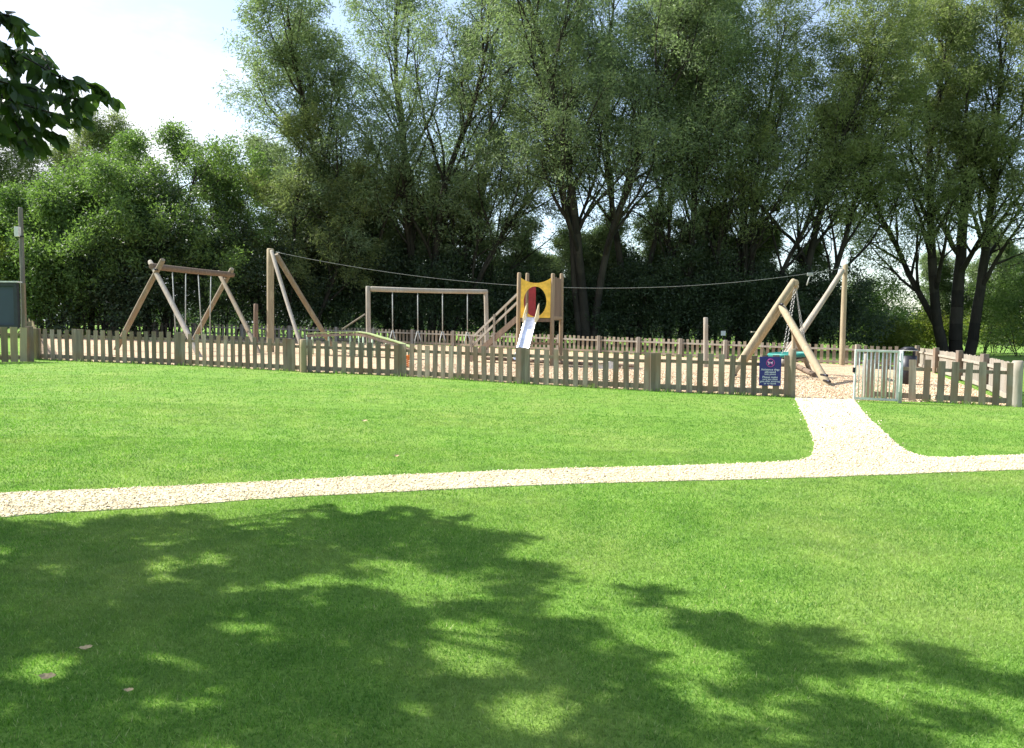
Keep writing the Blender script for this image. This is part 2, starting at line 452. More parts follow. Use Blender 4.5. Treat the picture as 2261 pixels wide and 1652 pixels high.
fg = [G(*q) for q in FRONT]
front = thing('picket_fence', 'long weathered picket fence along the front of the play area, left of the gateway', 'fence', fg[3])
for i in range(len(fg) - 1):
    picket_bay(front, fg[i], fg[i + 1], FH[i], FH[i + 1], M['picket'])
for i, p in enumerate(fg):
    if i in (1, 2, 3, 4, 5, 6):
        off = Vector((0, .0, 0)); fence_post(front, p + off, FH[i] - .025, .066, M['picket'], True)
fence_post(front, G(672, 822) + Vector((0, -.09, 0)), .99, .10, M['newpicket'], False).__setitem__('label', 'browner round replacement post')
fence_post(front, fg[0] + Vector((0, -.06, 0)), 1.04, .14, M['newpicket'], True)
gp = G(1747, 877)
gpo = fence_post(front, gp, 1.20, .095, M['mosslog']); gpo['label'] = 'taller round post at the gateway'

# right section
rg = [G(*q) for q in FR]
right = thing('picket_fence', 'short picket fence section between the open metal gate and the right-hand corner post', 'fence', rg[1])
for i in range(2): picket_bay(right, rg[i], rg[i + 1], 1.03, 1.06, M['picket'], spacing=.295, w=.155)
fence_post(right, rg[2], 1.09, .12, M['greylog'])['label'] = 'pale round corner post'
fence_post(right, rg[0] + Vector((.10, .12, 0)), 1.12, .05, M['greylog'])
# right side fence going away
sg = [rg[2], GX(2178, 23.6), GX(2122, 28.5), GX(2070, 34), GX(2028, 40)]
sidef = thing('picket_fence', 'sunlit picket fence running away along the right side of the play area', 'fence', sg[2])
for i in range(4): picket_bay(sidef, sg[i], sg[i + 1], 1.03, 1.03, M['greylog'], side=-1, spacing=.2)
for p in sg[1:]: fence_post(sidef, p + Vector((-.10, 0, 0)), 1.12, .09, M['picket'], True)
# back fence
backf = thing('picket_fence', 'far picket fence along the back of the play area in front of the dark trees', 'fence', back_w[4])
bw = back_w[::-1]
bposts = []
for i in range(len(bw) - 1):
    n = max(1, round((bw[i + 1] - bw[i]).length / 3.0))
    for k in range(n):
        a = bw[i].lerp(bw[i + 1], k / n); b_ = bw[i].lerp(bw[i + 1], (k + 1) / n); a.z = gz(a.x); b_.z = gz(b_.x)
        picket_bay(backf, a, b_, 1.06, 1.06, M['backpicket'], spacing=.30, w=.16, side=1)
        r = MB(); r.beam(a + Vector((0, -.03, .80)), b_ + Vector((0, -.03, .80)), .05, .10); r.build('rail', M['greylog'], backf)
        bposts.append(a)
for a in bposts: fence_post(backf, a + Vector((0, -.09, 0)), 1.08, .09, M['greylog'], True)
# left side fence and boards in front of the shed
ls = [fg[0], GX(70, 34), bw[0]]
leftf = thing('picket_fence', 'short picket fence running back from the left corner towards the dark hedge', 'fence', ls[1])
for i in range(2): picket_bay(leftf, ls[i], ls[i + 1], 1.05, 1.25, M['newpicket'])
for p in ls[1:]: fence_post(leftf, p, 1.15, .09, M['picket'], True)
bl = [G(-260, 800), G(-90, 802), G(62, 799)]
boardf = thing('board_fence', 'fence of wide yellowish boards below the blue-grey board at the left edge', 'fence', bl[1])
for i in range(2): picket_bay(boardf, bl[i], bl[i + 1], 1.15, 1.12, M['newpicket'], spacing=.26, w=.195)
for p in bl: fence_post(boardf, p + Vector((0, .12, 0)), 1.12, .08, M['picket'], True)

# ------------------------------------------------------------------ metal gate, swung open against the fence
ga, gb = G(1886, 886), G(1980, 890)
gate = thing('gate', 'pale grey metal bar gate standing open beside the gravel path', 'gate', gb)
gd = gb - ga; gh = 1.24
fr = MB()
for p in (ga, gb): fr.beam(p + Vector((0, 0, .04)), p + Vector((0, 0, gh)), .045, .045, Vector((0, 1, 0)))
for z in (.07, gh - .02): fr.beam(ga + Vector((.022, 0, z)), gb + Vector((-.022, 0, z)), .042, .05)
gfr = fr.build('frame', M['gatemetal'], gate, bevel=.004)
for i in range(1, 11):
    b = MB(); p = ga + gd * (i / 11); b.cyl(p + Vector((0, 0, .09)), p + Vector((0, 0, gh - .045)), .015, n=8); b.build('bar', M['gatemetal'], gfr)
b = MB(); p = gb + Vector((.09, .04, 0)); b.cyl(p - Vector((0, 0, .1)), p + Vector((0, 0, 1.24)), .045, n=12); b.build('hinge_post', M['gatemetal'], gate)
b = MB()
for z in (.25, 1.0): b.cyl(gb + Vector((0, 0, z)), gb + Vector((.09, .04, z)), .018, n=8)
b.build('hinge', M['gatemetal'], gate)
b = MB(); b.box(ga + Vector((-.03, 0, .75)), (.05, .05, .12)); b.build('latch', M['bolt'], gate)

# ------------------------------------------------------------------ blue sign
s0 = G(1701, 875); s0.y -= .16
sc = P(1700.5, 820, s0.y); sign = thing('sign', 'navy blue notice with a pink ringed dog symbol and white text, fixed on the fence', 'sign', (sc.x, sc.y, sc.z))
dS = s0.y / FOC; sw, sh = 47 * dS, 64 * dS
fd = (fg[7] - fg[6]).normalized(); fa = math.atan2(fd.y, fd.x) * .6
RS = Matrix.Rotation(fa, 3, 'Z')
def SP(x, z, o=0): return sc + RS @ Vector((x, -o, z))
b = MB(); b.box(sc, (sw, .012, sh), RS); sgb = b.build('board', M['blue'], sign, bevel=.003)
b = MB(); b.tube([SP(.0 + .095 * math.cos(t), sh * .29 + .095 * math.sin(t), .012) for t in np.linspace(0, 2 * math.pi, 29)[:-1]], .011, 6, True)
b.beam(SP(-.066, sh * .29 + .066, .014), SP(.066, sh * .29 - .066, .014), .004, .016); b.build('pink_ring', M['pink'], sgb)
def flat(pts, name, m, o=.009):
    b = MB(); b.prism([SP(x, z, o) for x, z in pts], RS @ Vector((0, .002, 0))); return b.build(name, m, sgb)
zc = sh * .29
flat([(-.07, zc + .035), (-.055, zc + .04), (-.04, zc + .02), (.035, zc + .02), (.055, zc + .045), (.06, zc + .03), (.048, zc + .01), (.048, zc - .05), (.034, zc - .05),
      (.03, zc - .01), (-.03, zc - .012), (-.034, zc - .05), (-.048, zc - .05), (-.046, zc + .0), (-.07, zc + .02)], 'dog_symbol', M['lilac'])
lines = ['Assistance dogs', 'allowed', 'only please', 'Please make', 'sure you close', 'gate after entering', 'or to leave']
zs = [.045, -.02, -.075, -.155, -.21, -.265, -.32]; ws = [.44, .26, .27, .36, .36, .47, .29]
for tx, z, wd in zip(lines, zs, ws):
    cu = bpy.data.curves.new('lettering', 'FONT'); cu.body = tx; cu.size = .07; cu.align_x = 'CENTER'; cu.align_y = 'CENTER'; cu.extrude = .001; cu.resolution_u = 2
    o = bpy.data.objects.new('lettering', cu); link(o); bpy.context.view_layer.update()
    me = bpy.data.meshes.new_from_object(o.evaluated_get(bpy.context.evaluated_depsgraph_get())); bpy.data.objects.remove(o)
    me.materials.clear(); me.materials.append(M['white'])
    to = bpy.data.objects.new('lettering', me); link(to, sgb)
    wx = max(v.co.x for v in me.vertices) - min(v.co.x for v in me.vertices); k = wd / wx
    R4 = (RS @ Matrix.Rotation(math.radians(90), 3, 'X') @ Matrix.Diagonal((k, max(.75, min(k, 1.05)), 1))).to_4x4()
    to.matrix_local = Matrix.Translation(RS @ Vector((0, -.0085, z * sh / .76))) @ R4

# ------------------------------------------------------------------ zip wire
zl = GX(597, 36.4); zr = GX(1859, 39.4)
zip_ = thing('zip_wire', 'zip wire of two tall braced timber masts with a long sagging cable', 'zip wire', zl)
lt = P(597, 549, 36.4); rt = P(1867, 584, 39.4)
m1_ = MB().pole(zl - Vector((0, 0, .3)), lt, .165, 16, 1).build('mast', M['log'], zip_)
MB().pole(lt + Vector((.10, -.16, -.12)), GX(674, 33.4) - Vector((0, 0, .1)), .085, 12, 2).build('brace', M['greylog'], m1_)
MB().pole(lt + Vector((.22, .16, -.25)), GX(743, 40) - Vector((0, 0, .1)), .12, 12, 3).build('brace', M['mosslog'], m1_)
m2_ = MB().pole(zr - Vector((0, 0, .3)), rt, .13, 14, 4).build('mast', M['log'], zip_)
MB().pole(P(1861, 596, 39.25), GX(1720, 37.8) - Vector((0, 0, .1)), .125, 12, 5).build('brace', M['greylog'], m2_)
MB().pole(P(1862, 596, 39.6), GX(1716, 41.5) - Vector((0, 0, .1)), .10, 12, 6).build('brace', M['greylog'], m2_)
c0 = P(606, 556, 36.4); c1 = P(1862, 592, 39.4); pts = []
for i in range(49):
    t = i / 48; p = c0.lerp(c1, t); p.z -= 4 * 1.33 * t * (1 - t); pts.append(p)
MB().tube(pts, .0085, 6).build('cable', M['cable'], zip_)
tr = pts[45]
b = MB(); b.box(tr + Vector((0, 0, -.05)), (.30, .08, .16)); tro_ = b.build('trolley', M['cable'], zip_, bevel=.02)
b = MB(); b.tube([tr + Vector((0, 0, -.1)), tr + Vector((-.08, 0, -.35)), tr + Vector((-.15, 0, -.6))], .03, 6); b.build('trolley_rope', M['rope'], tro_)

# ------------------------------------------------------------------ left A-frame swing
sA = GX(345, 32.3)
sw1 = thing('swing_frame', 'rustic timber swing frame with crossed log ends and two rope swings, at the left', 'swing', sA)
def at(px, py, d): return P(px, py, d)
lp = [((256, 773, None), (360, 573, 32.0), M['mosslog']), ((441, 789, None), (331, 577, 32.6), M['greylog']),
      ((419, 768, None), (513, 593, 36.9), M['mosslog']), ((573, 781, None), (482, 600, 37.4), M['mosslog'])]
for k, (f_, t_, m_) in enumerate(lp):
    f3 = G(f_[0], f_[1]); MB().pole(f3 - (P(*t_) - f3).normalized() * .2, P(*t_), .11 if k % 2 == 0 else .10, 14, k + 20).build('leg', m_, sw1)
bA, bB = P(336, 590, 32.2), P(512, 610, 37.2)
bA, bB = P(333, 588, 32.3), P(515, 607, 37.2)
MB().pole(bA, bB, .13, 14, 31).build('beam', M['brown'], sw1)
b = MB()
for px, py in ((347, 596), (497, 612)):
    q = P(px, py, 32.1 if px < 400 else 36.9); b.cyl(q + Vector((0, -.2, 0)), q + Vector((0, .2, 0)), .03)
b.build('bolt', M['bolt'], sw1)
def beam_at(px):
    best = min((abs(CX + FOC * ((bA.lerp(bB, t / 200) - cam.location).dot(RR)) / ((bA.lerp(bB, t / 200) - cam.location).dot(F)) - px), t / 200) for t in range(201))
    return bA.lerp(bB, best[1])
for x0, x1 in (((381, 387), (410, 408)), ((438, 445), (466, 462))):
    a = beam_at(x0[0]); c = beam_at(x1[0]); z = gz(a.x) + .5
    a2 = P(x0[1], 700, a.y); c2 = P(x1[1], 700, c.y); a2.z = c2.z = z
    seat = MB(); seat.beam(a2.lerp(c2, -.06), a2.lerp(c2, 1.06), .20, .04); so_ = seat.build('seat', M['dark'], sw1, bevel=.01)
    for q0, q1 in ((a, a2), (c, c2)): MB().tube([q0 + Vector((0, 0, -.13)), q1 + Vector((0, 0, .02))], .022, 6).build('rope', M['rope'], so_)

# ------------------------------------------------------------------ stirrup frame (goal shaped)
fl, frr = GX(815, 37), GX(1075, 39.6)
tl, tR = P(812.5, 632, 37), P(1072.5, 640, 39.6)
gf = thing('stirrup_swing', 'goal shaped timber frame with four hanging rope stirrups left of the slide tower', 'swing', fl)
MB().pole(fl - Vector((0, 0, .3)), tl, .115, 14, 41).build('post', M['greylog'], gf)
MB().pole(frr - Vector((0, 0, .3)), tR, .11, 14, 42).build('post', M['greylog'], gf)
ba, bb = tl + Vector((.1, 0, -.13)), tR + Vector((.08, 0, -.10))
MB().pole(ba, bb, .115, 14, 43).build('beam', M['greylog'], gf)
for px in (859.5, 914, 969, 1026):
    t = (px - 812.5) / (1072.5 - 812.5); q = ba.lerp(bb, t); zb = gz(q.x)
    hr_ = MB().tube([q + Vector((0, 0, -.1)), Vector((q.x, q.y, zb + 1.15))], .024, 6).build('rope', M['rope'], gf)
    s_ = MB(); s_.tube([Vector((q.x - .02, q.y, zb + 1.17)), Vector((q.x - .13, q.y, zb + .75)), Vector((q.x - .17, q.y, zb + .42)), Vector((q.x + .17, q.y, zb + .42)), Vector((q.x + .13, q.y, zb + .75)), Vector((q.x + .02, q.y, zb + 1.17))], .022, 6)
    s_.build('stirrup', M['rope'], hr_)
# ------------------------------------------------------------------ launch ramp (green topped)
rp = [P(684, 735, 34.6), P(790, 732, 34.6), P(812, 735, 34.4), P(880, 755, 33.6), P(915, 768, 33.2)]
ramp_o = thing('launch_ramp', 'low timber and steel launch ramp with a yellow-green deck behind the front fence', 'ramp', GX(760, 34.6))
b = MB()
top = [p + Vector((0, -.5, 0)) for p in rp] ; bot = [p + Vector((0, .5, 0)) for p in rp]
for i in range(4):
    b.prism([top[i], top[i + 1], bot[i + 1], bot[i]], Vector((0, 0, -.04)))
b.build('deck', M['greendeck'], ramp_o)
b = MB()
for i in range(4):
    for side_ in (top, bot): b.beam(side_[i] + Vector((0, 0, -.13)), side_[i + 1] + Vector((0, 0, -.13)), .06, .10)
b.build('edge_beam', M['picket'], ramp_o)
for i in range(9):
    t = i / 8 * 3.55; k = int(t); p = rp[k].lerp(rp[k + 1], t - k)
    for oy in (-.48, .48):
        b = MB(); b.cyl(Vector((p.x, p.y + oy, p.z - .1)), Vector((p.x, p.y + oy, gz(p.x) - .1)), .045, n=8); b.build('leg', M['greenleg'], ramp_o)
b = MB(); b.tube([P(806, 694, 36.8), P(756, 727, 35.2)], .035, 6); b.build('grab_rope', M['mosslog'], ramp_o)

# ------------------------------------------------------------------ slide tower
D0, D1 = 31.0, 32.3
def tp(px, d): return GX(px, d)
TW = thing('slide_tower', 'timber play tower with a yellow holed panel, steel slide and side steps', 'play tower', tp(1181, D0))
posts = [(1145, D0, 602), (1219, D0, 604), (1163, D1, 603), (1238, D1, 604)]
PT = []
for k, (px, d, ty) in enumerate(posts):
    a = tp(px - .5, d); t_ = P(px, ty, d); t_.x = a.x + .01; PT.append((a, t_))
    MB().pole(a - Vector((0, 0, .3)), t_, .082, 14, k + 50).build('post', M['tower'], TW)
zp = P(1180, 702, D0).z                                   # deck level
x0, x1 = PT[0][0].x + .07, PT[1][0].x - .07
yF = D0 + .02
ztop = P(1180, 613, D0).z; zmid = P(1180, 625, D0).z
# yellow panel with oval hole: two halves
cx_ = P(1181.5, 666, D0); hx, hz_ = .45, .70
hx = 25 / FOC * D0; hz_ = 33 / FOC * D0
def panel(yy, name, m, hole=True, thick=.025):
    b = MB(); N = 20
    def ztopf(x): t = (x - x0) / (x1 - x0); return ztop - (ztop - zmid) * math.sin(t * math.pi) ** .8
    for s_ in (-1, 1):
        xe = x0 if s_ < 0 else x1
        out = [(cx_.x, zp)] if not hole else []
        o = [(cx_.x, zp - .0), (xe, zp)]
        for i in range(11):
            x = xe + (cx_.x - xe) * i / 10; o.append((x, ztopf(x)))
        for i in range(N + 1):
            a = math.pi / 2 - math.pi * i / N
            o.append((cx_.x + s_ * hx * math.cos(a), cx_.z + hz_ * math.sin(a)))
        b.prism([Vector((x, yy, z)) for x, z in o], Vector((0, thick, 0)))
    return b.build(name, m, TW)
panel(yF - .04, 'front_panel', M['yellow'])
# red back panel (left half seen through the hole)
b = MB(); xr0 = P(1157, 660, D1).x; xr1 = P(1183, 660, D1).x
b.prism([Vector((xr0, D1 - .05, zp)), Vector((xr1, D1 - .05, zp)), Vector((xr1, D1 - .05, ztop - .14)), Vector((xr0, D1 - .05, ztop - .1))], Vector((0, .02, 0)))
b.build('back_panel', M['red'], TW)
b = MB(); xl1 = P(1238, 660, D1).x - .08
b.tube([Vector((xr0, D1 - .03, ztop - .12)), Vector(((xr0 + xl1) / 2, D1 - .03, ztop - .24)), Vector((xl1, D1 - .03, ztop - .12))], .04, 8); b.build('back_rail', M['red'], TW)
b = MB(); b.box(((x0 + x1) / 2, D0 + .0, zp - .09), (x1 - x0 - .02, .06, .14)); b.build('deck_beam', M['brown'], TW)
b = MB()
pf = [Vector((PT[i][0].x, PT[i][0].y, 0)) for i in (0, 1, 3, 2)]
b.prism([Vector((p.x, p.y + (.03 if k < 2 else -.03), zp - .03)) for k, p in enumerate(pf)], Vector((0, 0, -.05))); b.build('deck', M['tower'], TW)
# slatted side wall between the right-hand posts
b = MB(); a, c = PT[1][0], PT[3][0]
for i in range(5):
    t0, t1 = .08 + i * .17, .08 + i * .17 + .155
    q0, q1 = a.lerp(c, t0), a.lerp(c, t1)
    b.prism([Vector((q0.x, q0.y, zp + .05)), Vector((q1.x, q1.y, zp + .05)), Vector((q1.x, q1.y, ztop + .05 * (i % 2))), Vector((q0.x, q0.y, ztop + .03))], Vector((.02, 0, 0)))
b.build('side_wall', M['brown'], TW)
b = MB(); b.beam(Vector((a.x, a.y + .1, zp + .02)), Vector((c.x, c.y - .1, zp + .02)), .10, .10); b.build('side_sill', M['tower'], TW)
# low cross beams at the back
b = MB()
for z in (.35, .85): b.beam(PT[2][0] + Vector((.08, 0, z)), PT[3][0] + Vector((-.08, 0, z)), .05, .09)
b.build('cross_rail', M['tower'], TW)
# slide
sl_top = P(1176.5, 700, D0 - .12); sl_end = G(1146, 811)
prof = []
dirv = Vector((sl_end.x - sl_top.x, sl_end.y - sl_top.y, 0)); run = dirv.length; dirv.normalize(); sidev = Vector((-dirv.y, dirv.x, 0))
zend = sl_end.z + .28; H = sl_top.z - zend
for i in range(25):
    t = i / 24
    if t < .08: z = 1 - t * .3
    elif t < .84: z = .976 - (t - .08) / .76 * .95
    else: z = .026 * (1 - (t - .84) / .16)
    q = sl_top + dirv * run * t; q.z = zend + H * z; prof.append(q)
def strip(offs, name, m, th):
    b = MB(); n = len(prof); k = len(offs)
    for q in prof:
        for (s_, u) in offs: b.v.append(q + sidev * s_ + Vector((0, 0, u)))
    for i in range(n - 1):
        for j in range(k - 1):
            A = i * k + j; b.f.append([A, A + 1, A + k + 1, A + k]); b.sm.append(True)
    o = b.build(name, m, TW); so2 = o.modifiers.new('solid', 'SOLIDIFY'); so2.thickness = th; return o
sl = strip([(-.235, .16), (-.24, .05), (-.20, .0), (-.07, -.01), (.07, -.01), (.20, 0), (.24, .05), (.235, .16)], 'slide', M['steel'], .008)
for s_ in (-1, 1):
    b = MB(); b.tube([q + sidev * (.238 * s_) + Vector((0, 0, .165)) for q in prof], .02, 6); b.build('slide_rim', M['steel'], sl)
    b = MB(); b.prism([sl_top + sidev * (.25 * s_) + Vector((0, .05, -.05)), sl_top + sidev * (.25 * s_) + Vector((0, .05, .55)), sl_top + dirv * .10 + sidev * (.25 * s_) + Vector((0, 0, .50)), sl_top + dirv * .55 + sidev * (.25 * s_) + Vector((0, 0, -.05)), sl_top + dirv * .5 + sidev * (.25 * s_) + Vector((0, 0, -.28))], sidev * .018)
    b.build('slide_cheek', M['slideside'], sl)
b = MB(); e = prof[-1]
for s_ in (-.15, .15): b.cyl(e - dirv * .25 + sidev * s_ + Vector((0, 0, -.02)), e - dirv * .25 + sidev * s_ + Vector((0, 0, -.4)), .03)
b.build('slide_foot', M['bolt'], sl)
# steps on the left
for k, (off) in enumerate((-.35, .35)):
    ya = D0 + .55 + off
    foot = GX(1041, ya + 1.2); topp = P(1141, 705, ya); topp.x = PT[0][0].x - .05; topp.z = zp - .02
    st = MB(); st.beam(foot + Vector((-.15, 0, .02)), topp, .05, .22); st.build('stringer', M['brown'], TW)
    h0, h1 = P(1054, 727, ya + 1.2), P(1142, 653, ya)
    h0 = foot + Vector((.0, 0, .98)); h1 = topp + Vector((0, 0, .98))
    for dz_ in (0, -.33): MB().beam(h0 + Vector((0, 0, dz_)), h1 + Vector((0, 0, dz_)), .05, .085).build('handrail', M['greylog'], TW)
    for t in (.0, .5):
        q = foot.lerp(topp, t); MB().beam(Vector((q.x, q.y - .04, gz(q.x) - .1)), Vector((q.x, q.y - .04, q.z + 1.08)), .09, .09, Vector((0, 1, 0))).build('newel', M['greylog'], TW)
    for t in (.25, .75):
        q = foot.lerp(topp, t); MB().beam(Vector((q.x, q.y + .04, q.z - .1)), Vector((q.x, q.y + .04, q.z + 1.0)), .06, .06, Vector((0, 1, 0))).build('baluster', M['greylog'], TW)
    if k == 0: A0, A1 = foot, topp
    else: B0, B1 = foot, topp
for i in range(8):
    t = (i + .6) / 8.6; q0, q1 = A0.lerp(A1, t), B0.lerp(B1, t)
    MB().beam(q0 + Vector((0, .03, 0)), q1 - Vector((0, .03, 0)), .22, .045).build('tread', M['brown'], TW)

# ------------------------------------------------------------------ nest swing on the right
ns = thing('nest_swing', 'leaning timber nest swing with a teal ringed basket on chains beside the gateway', 'swing', GX(1744, 27))
ap = P(1754, 619, 27.6); ap2 = P(1759, 630, 29.6)
f1 = G(1612, 834); f2 = G(1632, 815)
MB().pole(f1 - (ap - f1).normalized() * .15, ap, .12, 16, 61).build('leg', M['log'], ns)
MB().pole(f2 - (ap2 - f2).normalized() * .15, ap2, .115, 16, 62).build('leg', M['log'], ns)
j1 = P(1725, 676, 27.2); r1 = G(1829, 852); r2 = G(1792, 822)
MB().pole(r1 - (j1 - r1).normalized() * .12, j1, .125, 16, 63).build('strut', M['log'], ns)
j2 = P(1735, 690, 29.3)
MB().pole(j2, r2 - (j2 - r2).normalized() * .0 - Vector((0, 0, .1)), .09, 14, 64).build('strut', M['mosslog'], ns)
MB().pole(ap + Vector((0, -.15, -.1)), ap2 + Vector((0, .3, -.05)), .11, 14, 65).build('cross_beam', M['log'], ns)
b = MB()
for q in (P(1823, 829, r1.y - .3), P(1829, 842, r1.y - .25), P(1734, 688, 26.9), P(1733, 697, 26.9), P(1623, 828, f1.y - .1), P(1726, 672, 26.95)):
    b.cyl(q + Vector((0, -.12, 0)), q + Vector((0, .35, 0)), .035, n=10)
b.build('bolt', M['bolt'], ns)
bc = P(1744, 783, 28.2); br = 43 / FOC * 28.2
for k, (rr_, m_, nm, dz_) in enumerate(((.075, M['teal'], 'rim', 0),)):
    b = MB(); b.tube([bc + Vector((br * math.cos(t), br * math.sin(t), dz_ + .03 * math.cos(t))) for t in np.linspace(0, 2 * math.pi, 41)[:-1]], rr_, 10, True); rim_ = b.build(nm, m_, ns)
b = MB()
for i in range(-5, 6):
    h = math.sqrt(max(.01, 1 - (i / 6) ** 2)) * br; o = i / 6 * br
    for ax in (0, 1):
        A = [(-h, o), (-h * .5, o), (0, o), (h * .5, o), (h, o)]
        b.tube([bc + Vector(((u, v) if ax == 0 else (v, u)) + (-.02 - .16 * (1 - (u * u + v * v) / br ** 2),)) for u, v in A], .016, 5)
b.build('net', M['dark'], rim_)
apm = (ap + ap2) / 2 + Vector((0, 0, -.12))
hang = [P(1727, 783, 27.7), P(1783, 783, 27.7), P(1735, 780, 28.9), P(1775, 780, 28.9)]
for k, q in enumerate(hang):
    b = MB(); top_ = ap.lerp(ap2, .3 if k < 2 else .8) + Vector((0, 0, -.1)); L = (q - top_).length; nlk = int(L / .085)
    for i in range(nlk):
        u = top_.lerp(q, i / nlk); v = top_.lerp(q, (i + 1.25) / nlk); o = Vector((.02, 0, 0)) if i % 2 else Vector((0, .02, 0))
        b.tube([u, u.lerp(v, .25) + o, u.lerp(v, .75) + o, v, u.lerp(v, .75) - o, u.lerp(v, .25) - o], .0095, 5, True)
    b.build('chain', M['chain'], rim_)
tb = thing('dark_pole', 'dark round pole lying on the wood chips under the nest swing', 'log', G(1780, 828))
MB().pole(G(1752, 812) + Vector((0, 0, .14)), G(1798, 834) + Vector((0, 0, .10)), .10, 12, 71).build('trunk', M['brown'], tb)  # dark pole added across the chips below the basket
stp = thing('timber_post', 'thin upright post standing beyond the nest swing basket', 'post', GX(1751, 33))
MB().pole(GX(1751, 33) - Vector((0, 0, .2)), P(1753, 722, 33), .085, 12, 72).build('pole', M['log'], stp)

def lone_post(px, d, ty, r, label, m):
    a = GX(px - .5, d); o = MB().pole(a - Vector((0, 0, .3)), P(px, ty, d), r, 14, int(px)).build('timber_post', m)
    return tag(o, label, 'post')
lone_post(565, 38.5, 671, .11, 'short brownish post standing just left of the left zip wire mast', M['brown'])
lone_post(1558, 33.5, 701, .10, 'short greyed round post standing alone before the right part of the back fence', M['greylog'])

# low dark beam added along a dark line, spring rockers
a, c = G(1066, 799), G(1404, 817)
o = thing('low_dark_beam', 'long low dark beam lying behind the middle of the front fence', 'beam', (a + c) / 2)
MB().pole(a + Vector((0, 0, .16)), c + Vector((0, 0, .16)), .07, 12, 81).build('log', M['brown'], o)
for t in (.08, .5, .92):
    q = a.lerp(c, t); MB().cyl(q - Vector((0, 0, .1)), q + Vector((0, 0, .12)), .07).build('foot', M['mosslog'], o)
def rocker(px, py, label, body, m2, kk=1.0):
    g = G(px, py); t = thing('spring_rocker', label, 'spring rocker', g, 'spring rockers in the play area')
    b = MB(); b.tube([g + Vector((.09 * math.cos(k * .55), .09 * math.sin(k * .55), .02 + k * .0055)) for k in range(60)], .016, 6); b.build('spring', m2, t)
    b = MB(); b.cyl(g, g + Vector((0, 0, .02)), .15); b.build('base_plate', M['bolt'], t)
    b = MB(); o = [(-.30, .36), (.22, .36), (.34, .48), (.30, .62), (.18, .68), (.08, .54), (-.12, .50), (-.26, .60), (-.36, .50)]
    b.prism([g + Vector((x * kk, -.02, z * kk)) for x, z in o], Vector((0, .04, 0))); b.build('body', body, t)
    b = MB(); b.box(g + Vector((-.08, 0, .53 * kk)), (.26, .22, .03)); b.build('seat', m2, t, bevel=.01)
    b = MB(); b.cyl(g + Vector((.2, -.16, .60 * kk)), g + Vector((.2, .16, .60 * kk)), .016); b.build('handle', M['bolt'], t)
rocker(1336, 841, 'grey spring rocker behind the fence to the right of the slide', M['palebox'], M['mosslog'])
rocker(898, 812, 'orange spring rocker behind the fence below the goal shaped frame', M['orange'], M['orange'], .8)

# bin
bp = GX(2003, 25.5)
bn = thing('litter_bin', 'round black litter bin behind the right-hand fence section', 'bin', bp)
b = MB(); b.cyl(bp, bp + Vector((0, 0, .95)), .23, .26, 24); b.build('body', M['bin'], bn)
b = MB(); b.cyl(bp + Vector((0, 0, 1.12)), bp + Vector((0, 0, 1.16)), .28, .27, 24); b.cyl(bp + Vector((0, 0, 1.16)), bp + Vector((0, 0, 1.24)), .27, .12, 24); hd_ = b.build('hood', M['bin'], bn)
for i in range(4):
    t = i * math.pi / 2 + .4; q = bp + Vector((.24 * math.cos(t), .24 * math.sin(t), 0)); b = MB(); b.box(q + Vector((0, 0, 1.03)), (.05, .05, .2)); b.build('bracket', M['bin'], bn)
b = MB(); b.tube([bp + Vector((.283 * math.cos(t), .283 * math.sin(t), 1.12)) for t in np.linspace(0, 2 * math.pi, 33)[:-1]], .008, 5, True); b.build('rim', M['gatemetal'], hd_)

# pole, board on the left
lpb = GX(52, 31)
lamp = thing('utility_pole', 'tall thin pole with a pale box near its top at the left edge', 'pole', lpb)
MB().pole(lpb - Vector((0, 0, .3)), P(45, 458, 31), .085, 12, 91).build('pole_shaft', M['post'], lamp)
b = MB(); b.box(P(39, 512, 30.85), (.16, .2, .38)); b.build('box', M['palebox'], lamp, bevel=.01)
b = MB(); b.box(P(44, 522, 30.9), (.3, .06, .06)); b.build('bracket', M['bolt'], lamp)
sh0, sh1 = GX(-150, 28.3), GX(45, 28.3)
shed = thing('noticeboard', 'large slate blue board with a dark frame at the left edge', 'board', sh1)
zt, zb_ = P(20, 625, 28.3).z, P(20, 724, 28.3).z
b = MB(); b.box(((sh0.x + sh1.x) / 2, 28.32, (zt + zb_) / 2), (sh1.x - sh0.x - .1, .06, zt - zb_ - .1)); b.build('face', M['shedface'], shed)
b = MB()
for z in (zt - .05, zb_ + .05): b.box(((sh0.x + sh1.x) / 2, 28.28, z), (sh1.x - sh0.x, .16, .12))
for x in (sh0.x + .05, sh1.x - .06): b.box((x, 28.283, (zt + zb_) / 2), (.13, .15, zt - zb_ - .222))
b.build('frame', M['shedframe'], shed)
b = MB(); b.box(((sh0.x + sh1.x) / 2, 28.3, zt + .04), (sh1.x - sh0.x + .12, .3, .05)); b.build('cap', M['palebox'], shed)
for x in (sh0.x + .1, sh1.x + .10): MB().beam(Vector((x, 28.45, gz(x) - .2)), Vector((x, 28.45, zt)), .1, .1, Vector((0, 1, 0))).build('post', M['mosslog'], shed)

